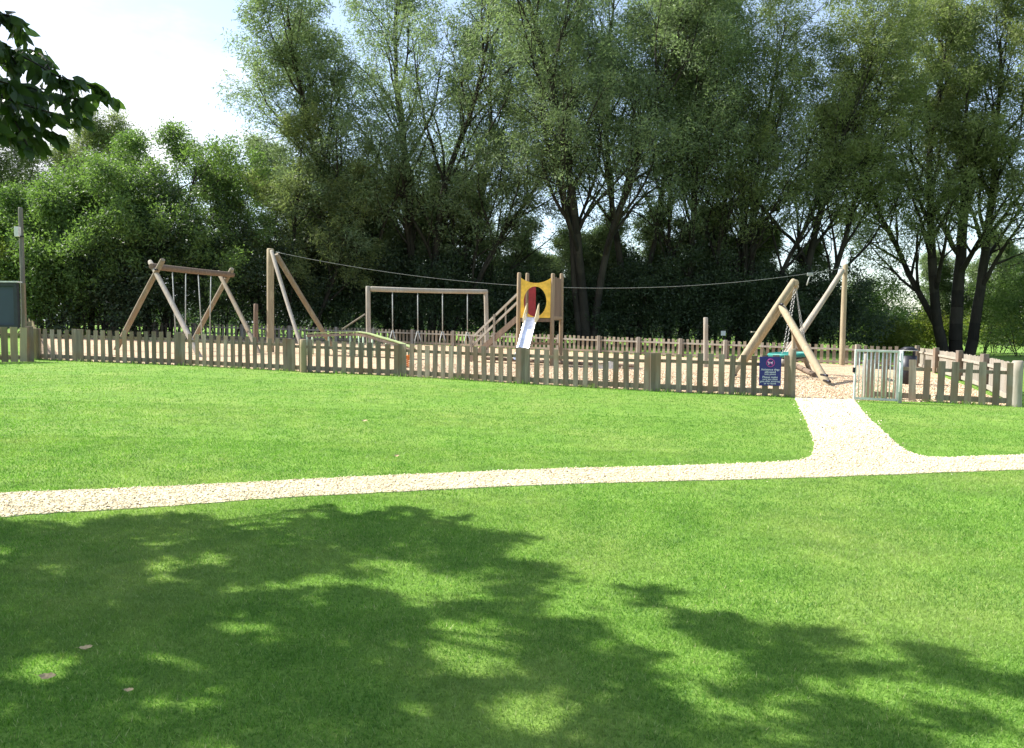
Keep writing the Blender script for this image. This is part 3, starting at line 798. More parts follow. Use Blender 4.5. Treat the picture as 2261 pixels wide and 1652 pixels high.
# small things behind the back fence
q = GX(1683, 46); le = thing('lectern', 'small slanting timber stand just behind the back fence near the nest swing', 'stand', q)
MB().beam(q + Vector((.35, 0, -.1)), P(1672, 735, 46), .07, .07).build('leg', M['mosslog'], le)
MB().beam(q + Vector((-.25, .1, -.1)), P(1668, 735, 46.1), .07, .07).build('leg', M['mosslog'], le)
b = MB(); b.box(P(1667, 733, 46), (.42, .3, .06)); b.build('board', M['greylog'], le)
q = GX(1597, 60); sg_ = thing('small_sign', 'tiny pale notice on a post in the shade beyond the back fence', 'sign', q)
MB().beam(q - Vector((0, 0, .1)), Vector((q.x, q.y, P(1597, 733, 60).z)), .08, .08, Vector((0, 1, 0))).build('post', M['bark'], sg_)
b = MB(); b.box(P(1597, 736, 59.9), (.36, .03, .36)); b.build('board', M['palebox'], sg_)

# fallen leaves on the lawn
rl = random.Random(3)
def fallen(px, py, s, a, label):
    g = G(px, py, .028); b = MB(); R = Matrix.Rotation(a, 3, 'Z') @ Matrix.Rotation(.5, 3, 'X'); N = 9
    for i in range(N):
        u = -1 + 2 * i / (N - 1); w = .42 * (1 - u * u) ** .7 * (1 + .2 * math.sin(u * 9 + px)) + .01; zc_ = .28 * u * u + .06 * math.sin(u * 5)
        for k, v in enumerate((-1, -.5, 0, .5, 1)): b.v.append(g + R @ Vector((u * s, v * w * s, (zc_ + .30 * v * v * w) * s)))
    for i in range(N - 1):
        for k in range(4): q = i * 5 + k; b.f.append([q, q + 1, q + 6, q + 5]); b.sm.append(True)
    b.tube([g + R @ Vector((-s, 0, .28 * s)), g + R @ Vector((-1.25 * s, .05 * s, .3 * s)), g + R @ Vector((-1.5 * s, .16 * s, .25 * s))], s * .02, 5)
    tag(b.build('fallen_leaf', M['deadleaf']), label, 'leaf', 'dry leaves lying on the lawn')
fallen(106, 1508, .036, .1, 'broad pale dry leaf on the shaded lawn at the lower left')
fallen(190, 1443, .028, .5, 'thin pale dry leaf on the shaded lawn above the broad one')
fallen(285, 1538, .02, .2, 'smallest pale leaf on the shaded lawn, right of the broad one')
fallen(875, 1012, .04, .9, 'tan leaf on the sunny lawn close to the far edge of the path')
fallen(805, 933, .045, .2, 'brown leaf in the middle of the sunny lawn before the fence')

# ------------------------------------------------------------------ grass, stones, chips
rng = np.random.default_rng(4)
pp = [(p.x, p.y) for p in path_poly]; qq = [(p.x, p.y) for p in play_poly]
allp = []
for d0, d1, dens, w_, h_ in ((1.9, 4.2, 15000, .0036, .021), (4.2, 7, 8200, .005, .021), (7, 10, 3600, .0075, .021), (10, 14, 1300, .011, .022), (14, 20, 420, .015, .026), (20, 30, 130, .022, .03)):
    n = int((d1 - d0) * ((d1 + d0) * .72 + 5) * dens)
    y = rng.uniform(d0, d1, n); x = rng.uniform(-1, 1, n) * (.72 * d1 + 2.5); kk = np.abs(x) < .72 * y + 2.5; x, y = x[kk], y[kk]; n = len(x)
    k = ~inpoly(x + rng.normal(0, .03, n), y + rng.normal(0, .03, n), pp) & ~inpoly(x, y, qq); x, y = x[k], y[k]; n = len(x)
    allp.append((x, y, np.full(n, w_), np.full(n, h_)))
for i in range(len(fg) + 1):
    e0, e1 = (fg[i], fg[i + 1]) if i < len(fg) - 1 else ((rg[0], rg[1]) if i == len(fg) - 1 else (rg[1], rg[2])); m_ = int((e1 - e0).length * 190)
    t_ = rng.uniform(0, 1, m_); tx_ = e0.x + (e1.x - e0.x) * t_; ty_ = e0.y + (e1.y - e0.y) * t_ - rng.exponential(.09, m_) + .05
    lump = np.clip(.5 + .5 * np.sin(tx_ * 5.3) * np.sin(tx_ * 1.7 + 1), .1, 1)
    allp.append((tx_, ty_, np.full(m_, .016), .11 * lump + .03))
x, y, w_, h_ = [np.concatenate(c) for c in zip(*allp)]; n = len(x)
clump = .75 + .5 * np.sin(x * 9 + 3 * np.sin(y * 7)) * np.sin(y * 8 + 2 * np.sin(x * 5))
h_ = h_ * rng.uniform(.5, 1.15, n) * (.8 + .3 * clump); an = rng.uniform(0, 2 * np.pi, n); la = rng.uniform(0, 2 * np.pi, n); lm = rng.uniform(.2, 1.1, n) * h_
base = np.stack([x, y, -SL * x], -1); wv = np.stack([np.cos(an), np.sin(an), np.zeros(n)], -1) * (w_ / 2)[:, None]
tip = base + np.stack([np.cos(la) * lm, np.sin(la) * lm, h_], -1)
V = np.stack([base - wv, base + wv, tip], 1).reshape(-1, 3)
tint = np.repeat(np.clip(rng.normal(0, 1, n) * np.where(y < 9, .25, .14) + .46 + .1 * (clump - .75), 0, 1), 3)
g = rawmesh('grass', V, np.arange(3 * n), 3, M['blade'], tint=tint)
tag(g, 'short mown grass blades covering the lawn', 'grass', kind='stuff')

octv = np.array([[1, 0, 0], [-1, 0, 0], [0, 1, 0], [0, -1, 0], [0, 0, 1], [0, 0, -1]], float)
octf = np.array([[0, 2, 4], [2, 1, 4], [1, 3, 4], [3, 0, 4], [2, 0, 5], [1, 2, 5], [3, 1, 5], [0, 3, 5]])
def scatter(name, n_, ylo, yhi, xlo, xhi, polys, size, flat_, m, label, cat, z0, outside=None):
    y = rng.uniform(ylo, yhi, n_); x = rng.uniform(xlo, xhi, n_); k = inpoly(x, y, polys)
    st_ = rng.random(n_) < .06; x = np.where(st_, x + rng.normal(0, .07, n_), x); y = np.where(st_, y + rng.normal(0, .07, n_), y)
    x, y = x[k], y[k]; n = len(x)
    s = size * rng.uniform(.5, 1.3, n) * np.clip(y / 8, .9, 2.0); V = octv[None] * rng.uniform(.7, 1.2, (n, 6, 1))
    V = V * np.stack([s, s * rng.uniform(.4, .9, n), s * flat_], -1)[:, None]
    a = rng.uniform(0, 2 * np.pi, n); c, s_ = np.cos(a)[:, None], np.sin(a)[:, None]
    tl_ = rng.uniform(-.4, .4, (n, 1)); V[..., 2] += tl_ * V[..., 0]
    V = np.stack([V[..., 0] * c - V[..., 1] * s_, V[..., 0] * s_ + V[..., 1] * c, V[..., 2]], -1)
    V += np.stack([x, y, -SL * x + z0], -1)[:, None]
    f = (octf[None] + (np.arange(n) * 6)[:, None, None])
    o = rawmesh(name, V, f, 3, m); tag(o, label, cat, kind='stuff')
scatter('gravel', 420000, 4.5, 20.5, -8, 16, pp, .0125, .55, M['stone'], 'loose pale limestone gravel on the path', 'gravel', .012)
scatter('wood_chips', 90000, 17.5, 30, -4, 16, qq, .02, .3, M['chip'], 'loose pinkish wood chips around the gateway and nest swing', 'wood chips', .010)

# ------------------------------------------------------------------ trees
def frusta(segs, n=6):
    p0 = np.array([s[0] for s in segs]); p1 = np.array([s[1] for s in segs]); r0 = np.array([s[2] for s in segs]); r1 = np.array([s[3] for s in segs])
    d = p1 - p0; d /= np.linalg.norm(d, axis=1, keepdims=True) + 1e-9
    ref = np.where(np.abs(d[:, 2:3]) > .9, np.array([[1., 0, 0]]), np.array([[0, 0, 1.]]))
    a = np.cross(d, ref); a /= np.linalg.norm(a, axis=1, keepdims=True); c = np.cross(d, a)
    t = 2 * np.pi * np.arange(n) / n; ring = a[:, None] * np.cos(t)[None, :, None] + c[:, None] * np.sin(t)[None, :, None]
    V = np.concatenate([p0[:, None] + ring * r0[:, None, None], p1[:, None] + ring * r1[:, None, None]], 1).reshape(-1, 3)
    i = np.arange(n); j = (i + 1) % n; f = np.stack([i, j, n + j, n + i], -1)
    return V, (f[None] + (np.arange(len(segs)) * 2 * n)[:, None, None]).reshape(-1)
def rvec(r): return Vector((r.gauss(0, 1), r.gauss(0, 1), r.gauss(0, 1)))
def grow(r, p, d, L, rad, lv, S, segs, anch):
    nseg = max(3, int(L / S['seg'][lv])); st = L / nseg; maxlv = S['levels']
    nch = S['kids'][lv] if lv < maxlv else 0
    t0 = S['start'][lv] if lv < maxlv else 0; ph = r.random() * 6.28; pts = []
    for k in range(nseg):
        t = k / nseg
        d = (d + rvec(r) * S['wig'][lv] + Vector((0, 0, S['up'][lv]))).normalized()
        q = p + d * st; ra, rb = rad * (1 - .8 * t), rad * (1 - .8 * (t + 1 / nseg))
        if lv < 3 and ra > .012: segs[0 if ra > .07 else 1].append((p[:], q[:], ra, max(rb, .01)))
        pts.append((t, q.copy(), d.copy())); p = q
        if lv >= S.get('leaflv', 2) and t > .15: anch.append((q[:], d[:]))
    for k in range(nch):
        t = t0 + (1 - t0) * (k + r.random()) / nch
        i = min(nseg - 1, int(t * nseg)); _, q, dd = pts[i]
        ph += 2.4 + r.uniform(-.4, .4); a = dd.orthogonal().normalized(); c = dd.cross(a)
        side_ = a * math.cos(ph) + c * math.sin(ph); ang = math.radians(r.uniform(*S['ang'][lv]))
        nd = (dd * math.cos(ang) + side_ * math.sin(ang)).normalized()
        if lv == 0 and 'bias' in S: nd = (nd + Vector(S['bias'])).normalized()
        grow(r, q, nd, L * S['ratio'][lv] * (1.1 - .65 * t * S.get('taper', 1)) * r.uniform(.75, 1.2), rad * (1 - .8 * t) * .55, lv + 1, S, segs, anch)
def leaves(anch, per, spread, L, W_, seed, droop=.4, along=1.0):
    g_ = np.random.default_rng(seed); A = np.array([a[0] for a in anch]); Dn = np.array([a[1] for a in anch]); n = len(A) * per
    A = np.repeat(A, per, 0); Dn = np.repeat(Dn, per, 0)
    p = A + g_.normal(0, 1, (n, 3)) * spread * np.array([1, 1, .85])
    d = Dn * along + g_.normal(0, .55, (n, 3)); d[:, 2] -= droop; d /= np.linalg.norm(d, axis=1, keepdims=True) + 1e-9
    w = np.cross(d, g_.normal(0, 1, (n, 3))); w /= np.linalg.norm(w, axis=1, keepdims=True) + 1e-9
    l = (L * g_.uniform(.6, 1.3, n))[:, None]; ww = (W_ * g_.uniform(.7, 1.2, n))[:, None]
    V = np.stack([p - w * ww * .5, p + w * ww * .5, p + d * l], 1).reshape(-1, 3)
    tint = np.repeat(np.clip(np.repeat(g_.normal(.45, .15, len(anch)), per) + g_.normal(0, .2, n), 0, 1), 3)
    return V, tint, n
WIL = dict(levels=3, seg=[1.5, 1.1, .8, .6], kids=[20, 8, 6], start=[.20, .15, .12], wig=[.05, .10, .14, .2], up=[.03, .035, .02, -.02],
           ang=[(18, 40), (24, 55), (30, 65)], ratio=[.36, .46, .45], leaflv=2)
RND = dict(levels=3, seg=[1.2, .9, .7, .5], kids=[14, 7, 5], start=[.12, .2, .2], wig=[.05, .10, .14, .2], up=[.02, .02, .02, 0],
           ang=[(45, 80), (30, 65), (30, 70)], ratio=[.55, .5, .45], leaflv=2)
BSH = dict(levels=2, seg=[.7, .6, .5], kids=[8, 6], start=[.05, .1], wig=[.10, .16, .2], up=[.03, .02, 0],
           ang=[(35, 75), (30, 70)], ratio=[.6, .5], leaflv=1)
def tree(name, label, px, d, stems, S, lm, seed, per, spread, L, W_, group=None, droop=.4, cat='tree', base=None, trunk_name='trunk', keep=None):
    g0 = base or GX(px, d); r = random.Random(seed)
    root = thing(name, label, cat, g0, group); segs = ([], []); anch = []
    for (dx, dy, dirv_, Ls, rad) in stems:
        grow(r, g0 + Vector((dx, dy, -.2)), Vector(dirv_).normalized(), Ls, rad, 0, S, segs, anch)
    V, f = frusta(segs[0], 8) if segs[0] else (np.zeros((0, 3)), np.zeros(0, int))
    V2, f2 = frusta(segs[1], 4) if segs[1] else (np.zeros((0, 3)), np.zeros(0, int))
    rawmesh(trunk_name, np.concatenate([V, V2]), np.concatenate([f, f2 + len(V)]), 4, M['bark'], root, smooth=True)
    V, tint, n = leaves(anch, per, spread, L, W_, seed, droop)
    if keep is not None:
        k = keep(V.reshape(-1, 3, 3)[:, 0]); V = V.reshape(-1, 3, 3)[k].reshape(-1, 3); tint = tint.reshape(-1, 3)[k].ravel(); n = int(k.sum())
    a_, c_, _ = proj(V[::3]); print('TREE', name, px, n, len(segs[1]), 'bbox', (np.percentile(a_, [1, 99]) / 2.208).astype(int), (np.percentile(c_, [1, 99]) / 2.208).astype(int))
    rawmesh('crown', V, np.arange(3 * n), 3, lm, root, tint=tint)
    return root
GW = 'tall willows standing behind the play area'
tree('willow_tree', 'broad silvery willow with limbs reaching far left over the left part of the play area', 930, 66,
     [(-1.5, 0, (-1.05, .1, 1), 18, .32), (-1.0, 0, (-.74, -.2, 1), 23, .34), (-.8, .5, (-.46, -.1, 1), 28, .40), (0, 0, (-.15, .1, 1), 31, .45), (.8, 0, (.10, -.05, 1), 30, .40), (1.3, .6, (.22, .1, 1), 28, .35), (2.0, -.5, (.36, -.1, 1), 24, .28)],
     dict(WIL, start=[.12, .15, .12], ratio=[.40, .46, .45]), M['willow'], 101, 17, .34, .32, .085, GW)
tree('willow_tree', 'dark thick trunked tree forking high above the slide tower', 1295, 63,
     [(0, 0, (-.02, 0, 1), 31, .40), (-.3, .2, (-.16, 0, 1), 29, .34), (.5, .2, (.05, 0, 1), 30, .34)],
     dict(WIL, start=[.22, .15, .12], kids=[24, 8, 6]), M['willow'], 102, 12, .33, .31, .085, GW)
tree('willow_tree', 'slender upright tree with a forked dark stem just right of the slide tower', 1395, 66,
     [(0, 0, (-.05, 0, 1), 31, .36), (.5, 0, (.03, .1, 1), 29, .28)], dict(WIL, start=[.3, .15, .12]), M['willow'], 103, 12, .33, .31, .085, GW)
tree('willow_tree', 'many stemmed willow fanning to the right behind the lone grey post', 1500, 67,
     [(0, 0, (.0, 0, 1), 27, .24), (.5, .3, (.10, 0, 1), 29, .26), (1.4, 0, (.22, .1, 1), 28, .26), (-.8, 0, (-.08, 0, 1), 27, .22), (2.2, .5, (.30, 0, 1), 25, .22)],
     WIL, M['willow'], 104, 10, .32, .31, .085, GW)
tree('willow_tree', 'willow with slim dark stems leaning right between the lone post and the nest swing', 1620, 66,
     [(-.6, 0, (.22, .1, 1), 27, .24), (.2, .3, (.33, 0, 1), 28, .28), (1.0, 0, (.42, .1, 1), 27, .26), (.4, .6, (.12, 0, 1), 26, .2)], WIL, M['willow2'], 105, 10, .32, .31, .085, GW)
tree('willow_tree', 'leaning willow with ivy clad twin stems behind the right zip wire mast', 1745, 68,
     [(0, 0, (.24, 0, 1), 29, .42), (1.8, 0, (.36, .1, 1), 25, .32)], WIL, M['willow2'], 106, 10, .32, .31, .085, GW)
tree('willow_tree', 'wide olive green willow with thick dark trunks beyond the right side fence', 2110, 70,
     [(-1.0, 0, (-.16, 0, 1), 27, .5), (0, 0, (.02, 0, 1), 30, .6), (1.2, 0, (.22, 0, 1), 28, .5), (-.6, .5, (-.34, 0, 1), 22, .34)],
     WIL, M['willow2'], 107, 16, .34, .33, .095, GW)
tree('willow_tree', 'partly cropped willow at the right edge of the view', 2330, 66,
     [(0, 0, (-.12, 0, 1), 28, .5), (1, 0, (.1, 0, 1), 28, .5)], WIL, M['willow2'], 108, 15, .34, .32, .095, GW)
tree('willow_tree', 'low grey green willow bush leaning over the left zip wire mast', 640, 62,
     [(-1.2, 0, (-.4, 0, 1), 13, .2), (0, 0, (0, 0, 1), 15, .22), (1.4, 0, (.4, 0, 1), 13, .2), (-2.5, 0, (-.2, 0, 1), 11, .15)],
     dict(WIL, kids=[12, 6, 5], start=[.08, .15, .1]), M['willow2'], 109, 20, .30, .26, .07, GW)

GM = 'middle height willows filling in below the tall crowns'
MID = dict(WIL, kids=[13, 6, 5], start=[.06, .12, .1])
for k, (px, d, h, lab) in enumerate([(745, 68, 12, 'middle height willow behind the launch ramp'), (850, 70, 13, 'middle height willow behind the left post of the goal shaped frame'),
        (955, 70, 13, 'middle height willow behind the goal shaped frame'), (1060, 70, 10.5, 'middle height willow behind the right post of the goal shaped frame'),
        (1360, 71, 10, 'middle height willow right of the slide tower'), (1470, 71, 11, 'middle height willow left of the lone grey post'),
        (1580, 71, 11, 'middle height willow right of the lone grey post'), (1690, 71, 9.5, 'middle height willow behind the nest swing top'),
        (2150, 78, 10, 'middle height willow behind the thick trunks on the right'), 
        (1215, 74, 6.5, 'lowest of the middle height willows, seen left of the slide tower posts'), (1275, 72, 8.5, 'middle height willow just behind the slide tower')]):
    tree('willow_tree', lab, px, d, [(0, 0, (0, 0, 1), h, .18), (-1, 0, (-.3, 0, 1), h * .9, .15), (1, 0, (.3, 0, 1), h * .9, .15)], MID, M['willow'], 300 + k, 18, .30, .32, .09, GM)
GR = 'round leafy trees at the left'
tree('maple_tree', 'round fresh green tree with a double domed top left of the rustic swing', 330, 57,
     [(0, 0, (-.05, 0, 1), 12.8, .35), (.8, 0, (.24, 0, 1), 12.6, .3), (-.9, 0, (-.3, 0, 1), 10.5, .25)], RND, M['round'], 110, 30, .36, .20, .11, GR, .25)
tree('maple_tree', 'lower fresh green tree in front of the pale willow at the far left', 165, 53,
     [(0, 0, (0, 0, 1), 9.5, .3), (-1, 0, (-.25, 0, 1), 8, .2), (1, 0, (.25, 0, 1), 9, .2)], RND, M['round'], 111, 30, .34, .20, .11, GR, .25)
tree('willow_tree', 'pale distant willow at the far left behind the pole', 60, 78,
     [(0, 0, (0, 0, 1), 20, .3), (-3, 0, (-.2, 0, 1), 19, .3), (3.5, 0, (.25, 0, 1), 18.5, .3)], dict(WIL, start=[.1, .1, .1]), M['willow2'], 112, 22, .5, .34, .09, GW)

lk = [GX(1900, 300), GX(2300, 300), GX(2300, 600), GX(1900, 600)]
mw, tw_, bw_ = mat('lake_water'); bw_.inputs['Base Color'].default_value = (.10, .16, .26, 1); bw_.inputs['Roughness'].default_value = .25
bump(tw_, bw_, noise(tw_, 1.2, 3), .25, .05)
lake = MB(); lake.v = [p + Vector((0, 0, .05)) for p in lk]; lake.f = [[0, 1, 2, 3]]; lake.sm = [False]
tag(lake.build('water', mw), 'glimpse of blue water far beyond the trees on the right', kind='structure')
GB = 'shrubs along the back of the play area'
rb_ = random.Random(9)
bushes = [(10, 50, 4.6, 'brightshrub', 'leafy light green shrub behind the slate blue board'),
          (110, 50, 5.0, 'round', 'green shrub behind the left corner of the fence'),
          (235, 52, 5.4, 'shrub', 'dark shrub behind the left legs of the rustic swing'),
          (370, 56, 7.2, 'shrub', 'dark shrub seen through the rustic swing'),
          (500, 60, 6.8, 'shrub', 'dark shrub right of the rustic swing'),
          (620, 64, 6.0, 'shrub', 'dark shrub behind the left zip wire mast'),
          (740, 65, 6.2, 'shrub', 'dark shrub behind the launch ramp'),
          (860, 66, 5.8, 'shrub', 'dark shrub behind the left part of the goal shaped frame'),
          (980, 66, 6.0, 'shrub', 'dark shrub behind the right part of the goal shaped frame'),
          (1090, 66, 4.6, 'shrub', 'low dark shrub behind the tower steps'),
          (1200, 67, 3.6, 'shrub', 'low dark shrub behind the slide tower'),
          (1320, 66, 5.0, 'shrub', 'dark shrub right of the slide tower'),
          (1430, 66, 5.4, 'shrub', 'dark shrub between the slide tower and the lone post'),
          (1540, 66, 5.6, 'shrub', 'dark shrub behind the lone grey post'),
          (1640, 66, 5.4, 'shrub', 'dark shrub behind the foot of the nest swing leg'),
          (1740, 66, 5.4, 'shrub', 'dark shrub behind the nest swing basket'),
          (1840, 66, 4.6, 'shrub', 'dark shrub behind the right zip wire mast'),
          (1915, 74, 4.8, 'round', 'mid green shrub just right of the right mast'),
          (1965, 72, 1.7, 'brightshrub', 'low yellow green shrub above the open gate'),
          (2060, 78, 2.6, 'brightshrub', 'yellow green shrub beside the thick willow trunks'),
          (2195, 82, 4.6, 'brightshrub', 'sunlit shrub right of the thick willow trunks'),
          (2270, 72, 6.0, 'round', 'green shrub at the right edge under the cropped willow')]
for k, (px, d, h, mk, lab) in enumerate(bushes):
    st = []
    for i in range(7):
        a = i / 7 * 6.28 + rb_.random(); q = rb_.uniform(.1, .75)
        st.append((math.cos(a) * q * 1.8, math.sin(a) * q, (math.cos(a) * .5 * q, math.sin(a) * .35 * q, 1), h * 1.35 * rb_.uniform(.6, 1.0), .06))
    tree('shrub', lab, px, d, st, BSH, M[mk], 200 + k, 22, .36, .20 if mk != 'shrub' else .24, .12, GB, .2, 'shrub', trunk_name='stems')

# far wood beyond the trees: one mass
far = []
rw = random.Random(77)
for i in range(520):
    px = rw.uniform(-500, 2900); d = rw.uniform(120, 190); q = GX(px, d)
    h = 6 + 4 * math.sin(px * .013) + 2.5 * math.sin(px * .037 + 1) + rw.uniform(-1.5, 1.5)
    if 1080 < px < 1270: h *= .6
    if 1985 < px < 2055: continue
    for j in range(10):
        far.append(((q.x + rw.gauss(0, 2), q.y + rw.gauss(0, 2), q.z + rw.uniform(0, max(1.5, h))), (0, 0, 1)))
for i in range(70):
    q = GX(rw.uniform(1850, 2200), rw.uniform(640, 700))
    for j in range(12): far.append(((q.x + rw.gauss(0, 5), q.y + rw.gauss(0, 4), q.z + rw.uniform(0, 16)), (0, 0, 1)))
V, tint, n = leaves(far, 18, 1.0, .9, .5, 5, .2, .2)
tag(rawmesh('far_wood', V, np.arange(3 * n), 3, M['farwood'], tint=tint), 'distant line of trees beyond the park', 'wood', kind='stuff')

# ------------------------------------------------------------------ overhanging near tree (left, mostly out of the picture)
MASK = [[(-400, 1145), (40, 1150), (180, 1168), (240, 1145), (440, 1135), (520, 1180), (620, 1172), (690, 1135), (720, 1160), (800, 1155), (1000, 1162), (1190, 1185), (1110, 1215),
         (1090, 1235), (1220, 1243), (1290, 1290), (1330, 1340), (1380, 1360), (1420, 1330), (1400, 1300), (1440, 1292), (1480, 1310), (1500, 1355), (1620, 1355), (1700, 1385), (1900, 1400),
         (1880, 1425), (1700, 1420), (1980, 1478), (1960, 1500), (1750, 1480), (1760, 1530), (1900, 1545), (2010, 1600), (2120, 1700), (2300, 2100), (-900, 2100)],
        [(1990, 1425), (2120, 1425), (2100, 1460), (2261, 1500), (2450, 1540), (2450, 1570), (2150, 1520), (2020, 1470)],
        [(2040, 1550), (2120, 1560), (2240, 1600), (2200, 1640), (2080, 1590)]]
HOLES = [(960, 1300, 110, 28), (1260, 1330, 60, 40), (1040, 1430, 95, 55), (1540, 1480, 95, 55), (1190, 1585, 115, 45), (910, 1565, 50, 18), (560, 1380, 60, 13), (300, 1595, 30, 14),
         (100, 1475, 80, 25), (20, 1330, 45, 30), (200, 1350, 25, 12), (120, 1262, 35, 12), (360, 1260, 40, 18), (700, 1285, 60, 12), (340, 1190, 50, 16), (1600, 1580, 60, 30), (1480, 1400, 28, 14),
         (650, 1560, 30, 18), (1750, 1560, 60, 25), (20, 1225, 30, 14), (480, 1235, 30, 9)]
masks = [[(G(a, c).x, G(a, c).y) for a, c in m_] for m_ in MASK]  # the tree's unseen leaves are placed so their shade fills these lawn outlines
rc = np.random.default_rng(21)
NT = 34000
gx = rc.uniform(-9, 5.2, NT); gy = rc.uniform(1.3, 6.4, NT)
ok = np.zeros(NT, bool)
for m_ in masks: ok |= inpoly(gx, gy, m_)
px_, py_, _ = proj(np.stack([gx, gy, -SL * gx], -1))
for (a, c, rx, ry) in HOLES:
    wob = 1 + .35 * np.sin(px_ * .05 + a) + .2 * np.sin(py_ * .09 + c)
    ok &= ((px_ - a) / (rx * 1.1 + 8)) ** 2 + ((py_ - c) / (ry * 1.1 + 7)) ** 2 > wob
gr = rc.random((40, 40)); uu, vv = (gx + 10) * 1.5, gy * 2.6
iu, iv = uu.astype(int) % 39, vv.astype(int) % 39; fu, fv = uu % 1, vv % 1; fu = fu * fu * (3 - 2 * fu); fv = fv * fv * (3 - 2 * fv)
vn = gr[iu, iv] * (1 - fu) * (1 - fv) + gr[iu + 1, iv] * fu * (1 - fv) + gr[iu, iv + 1] * (1 - fu) * fv + gr[iu + 1, iv + 1] * fu * fv
uu, vv = (gx + 10) * 3.7, gy * 6.5
iu, iv = uu.astype(int) % 39, vv.astype(int) % 39; fu, fv = uu % 1, vv % 1; fu = fu * fu * (3 - 2 * fu); fv = fv * fv * (3 - 2 * fv)
v2 = gr[iv, iu] * (1 - fu) * (1 - fv) + gr[iv, iu + 1] * fu * (1 - fv) + gr[iv + 1, iu] * (1 - fu) * fv + gr[iv + 1, iu + 1] * fu * fv
ok &= (vn < .87) & (v2 < .86 - .08 * (gx < -.8))
gx, gy = gx[ok], gy[ok]
hs = rc.uniform(3.0, 6.6, len(gx)); tanE = math.tan(SUN_EL)
C = np.stack([gx + hs / tanE * math.sin(SUN_AZ), gy + hs / tanE * math.cos(SUN_AZ), hs - SL * gx], -1)
def outframe(C, mg=40):
    a, c, dd = proj(C); return ~((a > -mg) & (a < 2261 + mg) & (c > -mg) & (c < 1652) & (dd > 0))
for _ in range(6):
    bad = ~outframe(C); hs[bad] = rc.uniform(4.0, 8.5, bad.sum())
    C = np.stack([gx + hs / tanE * math.sin(SUN_AZ), gy + hs / tanE * math.cos(SUN_AZ), hs - SL * gx], -1)
C = C[outframe(C, 110)]
# the branch that hangs into view
tw = [([(-130, 60), (-20, 95), (60, 130), (130, 170), (190, 185), (238, 208)], 7.8), ([(-130, 200), (0, 215), (80, 240), (140, 255), (180, 262)], 7.6),
      ([(-120, 20), (-30, 25), (30, 40), (50, 70)], 8.0), ([(-120, 270), (-30, 285), (40, 300), (90, 315)], 7.5), ([(-60, 130), (20, 140), (60, 110), (95, 125), (110, 155)], 8.2),
      ([(0, 215), (40, 190), (100, 205), (150, 215), (190, 225)], 7.9), ([(-60, 90), (-10, 170), (30, 260), (60, 320)], 7.7), ([(-60, 240), (10, 250), (70, 275), (130, 300)], 7.9),
      ([(-80, 120), (-20, 180), (20, 230), (50, 290)], 8.1), ([(-70, 160), (0, 180), (50, 195), (90, 230)], 7.6), ([(-90, 60), (-30, 80), (10, 100), (40, 150)], 7.7)]
TR = thing('broadleaf_tree', 'dark leafy branch of a near tree hanging in at the top left', 'tree', (-9.0, 6.2, gz(-9)))
tsegs = []; bcl = []; hub = Vector((-8.8, 6.2, 3.6))
for k, z in enumerate(np.arange(-.3, 3.4, .6)): tsegs.append(((-9.0 + .05 * k, 6.2, z), (-8.95 + .05 * k, 6.2, z + .62), .30 - .02 * k, .28 - .02 * k))
def limb(a, c, r0, r1, n=8, sag=.3, seed=0):
    r = random.Random(seed); a, c = Vector(a), Vector(c); prev = a
    for i in range(1, n + 1):
        t = i / n; q = a.lerp(c, t) + Vector((0, 0, math.sin(t * math.pi) * sag)) + rvec(r) * .05 * math.sin(t * math.pi)
        tsegs.append((prev[:], q[:], r0 + (r1 - r0) * (i - 1) / n, r0 + (r1 - r0) * t)); prev = q
for k, (pl, d) in enumerate(tw):
    w3 = [P(a, c, d - .7 + .25 * math.sin(i * 1.7 + k)) for i, (a, c) in enumerate(pl)]
    limb(hub + Vector((0, 0, .3 * (k % 3))), w3[0], .05, .014, 8, .5, k)
    sp_ = spline(w3, 4)
    for i in range(len(sp_) - 1):
        tsegs.append((sp_[i][:], sp_[i + 1][:], .009, .008)); u = (sp_[i + 1] - sp_[i]).normalized()
        for _ in range(5): bcl.append((sp_[i].lerp(sp_[i + 1], rl.random()), u))
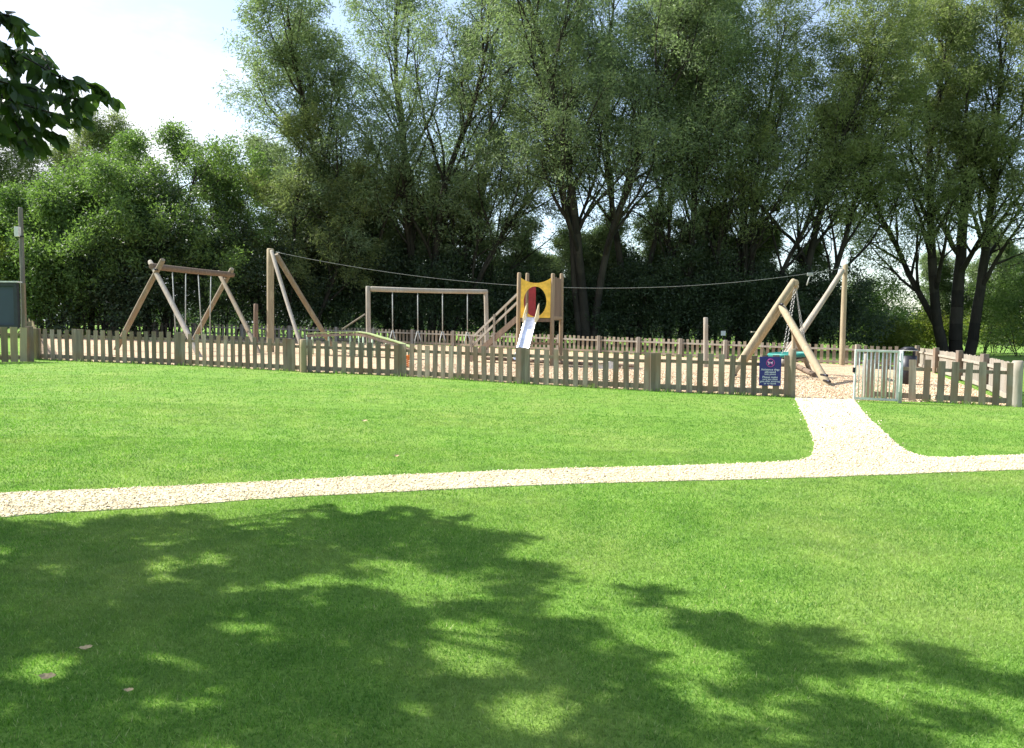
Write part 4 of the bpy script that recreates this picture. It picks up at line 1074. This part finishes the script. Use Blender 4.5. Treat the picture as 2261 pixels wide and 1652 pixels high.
# choose limb ends among canopy points
idx = rc.choice(len(C), 26, replace=False)
for k, i in enumerate(idx):
    e = Vector(C[i]); m_ = hub.lerp(e, .5)
    if outframe(np.array([hub.lerp(e, t)[:] for t in (.3, .5, .7, .85)]), 10).all(): limb(hub + Vector((0, 0, .5 + .08 * k)), e, .07, .012, 9, .3, k + 50)
V, f = frusta(tsegs, 7); rawmesh('trunk', V, f, 4, M['bark'], TR, smooth=True)
# leaves: six vertex bent blades
def bigleaves(A, Dr, L, W_, seed):
    g_ = np.random.default_rng(seed); n = len(A); d = Dr / (np.linalg.norm(Dr, axis=1, keepdims=True) + 1e-9)
    w = np.cross(d, g_.normal(0, 1, (n, 3)) * np.array([1, 1, .4])); w /= np.linalg.norm(w, axis=1, keepdims=True) + 1e-9; nn = np.cross(w, d)
    l = (L * g_.uniform(.7, 1.25, n))[:, None]; ww = (W_ * g_.uniform(.8, 1.2, n))[:, None]
    P6 = [A, A + d * l * .35 - w * ww * .5 + nn * ww * .15, A + d * l * .35 + w * ww * .5 + nn * ww * .15, A + d * l * .7 - w * ww * .38 - nn * l * .03, A + d * l * .7 + w * ww * .38 - nn * l * .03, A + d * l - nn * l * .12]
    V = np.stack(P6, 1); F_ = np.array([[0, 2, 1], [1, 2, 3], [2, 4, 3], [3, 4, 5]])
    return V.reshape(-1, 3), (F_[None] + (np.arange(n) * 6)[:, None, None]).reshape(-1), np.repeat(np.clip(g_.normal(.4, .25, n), 0, 1), 6)
per = 4
A1 = np.repeat(C, per, 0) + rc.normal(0, .035, (len(C) * per, 3)); D1_ = rc.normal(0, .6, A1.shape); D1_[:, 2] -= .35
A1, D1_ = A1[outframe(A1, 20)], D1_[outframe(A1, 20)]
A2 = np.array([b_[0][:] for b_ in bcl]) + rc.normal(0, .022, (len(bcl), 3)); D2 = np.array([b_[1][:] for b_ in bcl]) * .5 + rc.normal(0, .4, A2.shape); D2[:, 2] -= .75
Va, fa_, ta = bigleaves(A1, D1_, .105, .058, 8); Vb, fb_, tb_ = bigleaves(A2, D2, .155, .075, 9)
V = np.concatenate([Va, Vb]); f = np.concatenate([fa_, fb_ + len(Va)]); tint = np.concatenate([ta, tb_])
rawmesh('crown', V, f, 3, M['cherry'], TR, tint=tint)
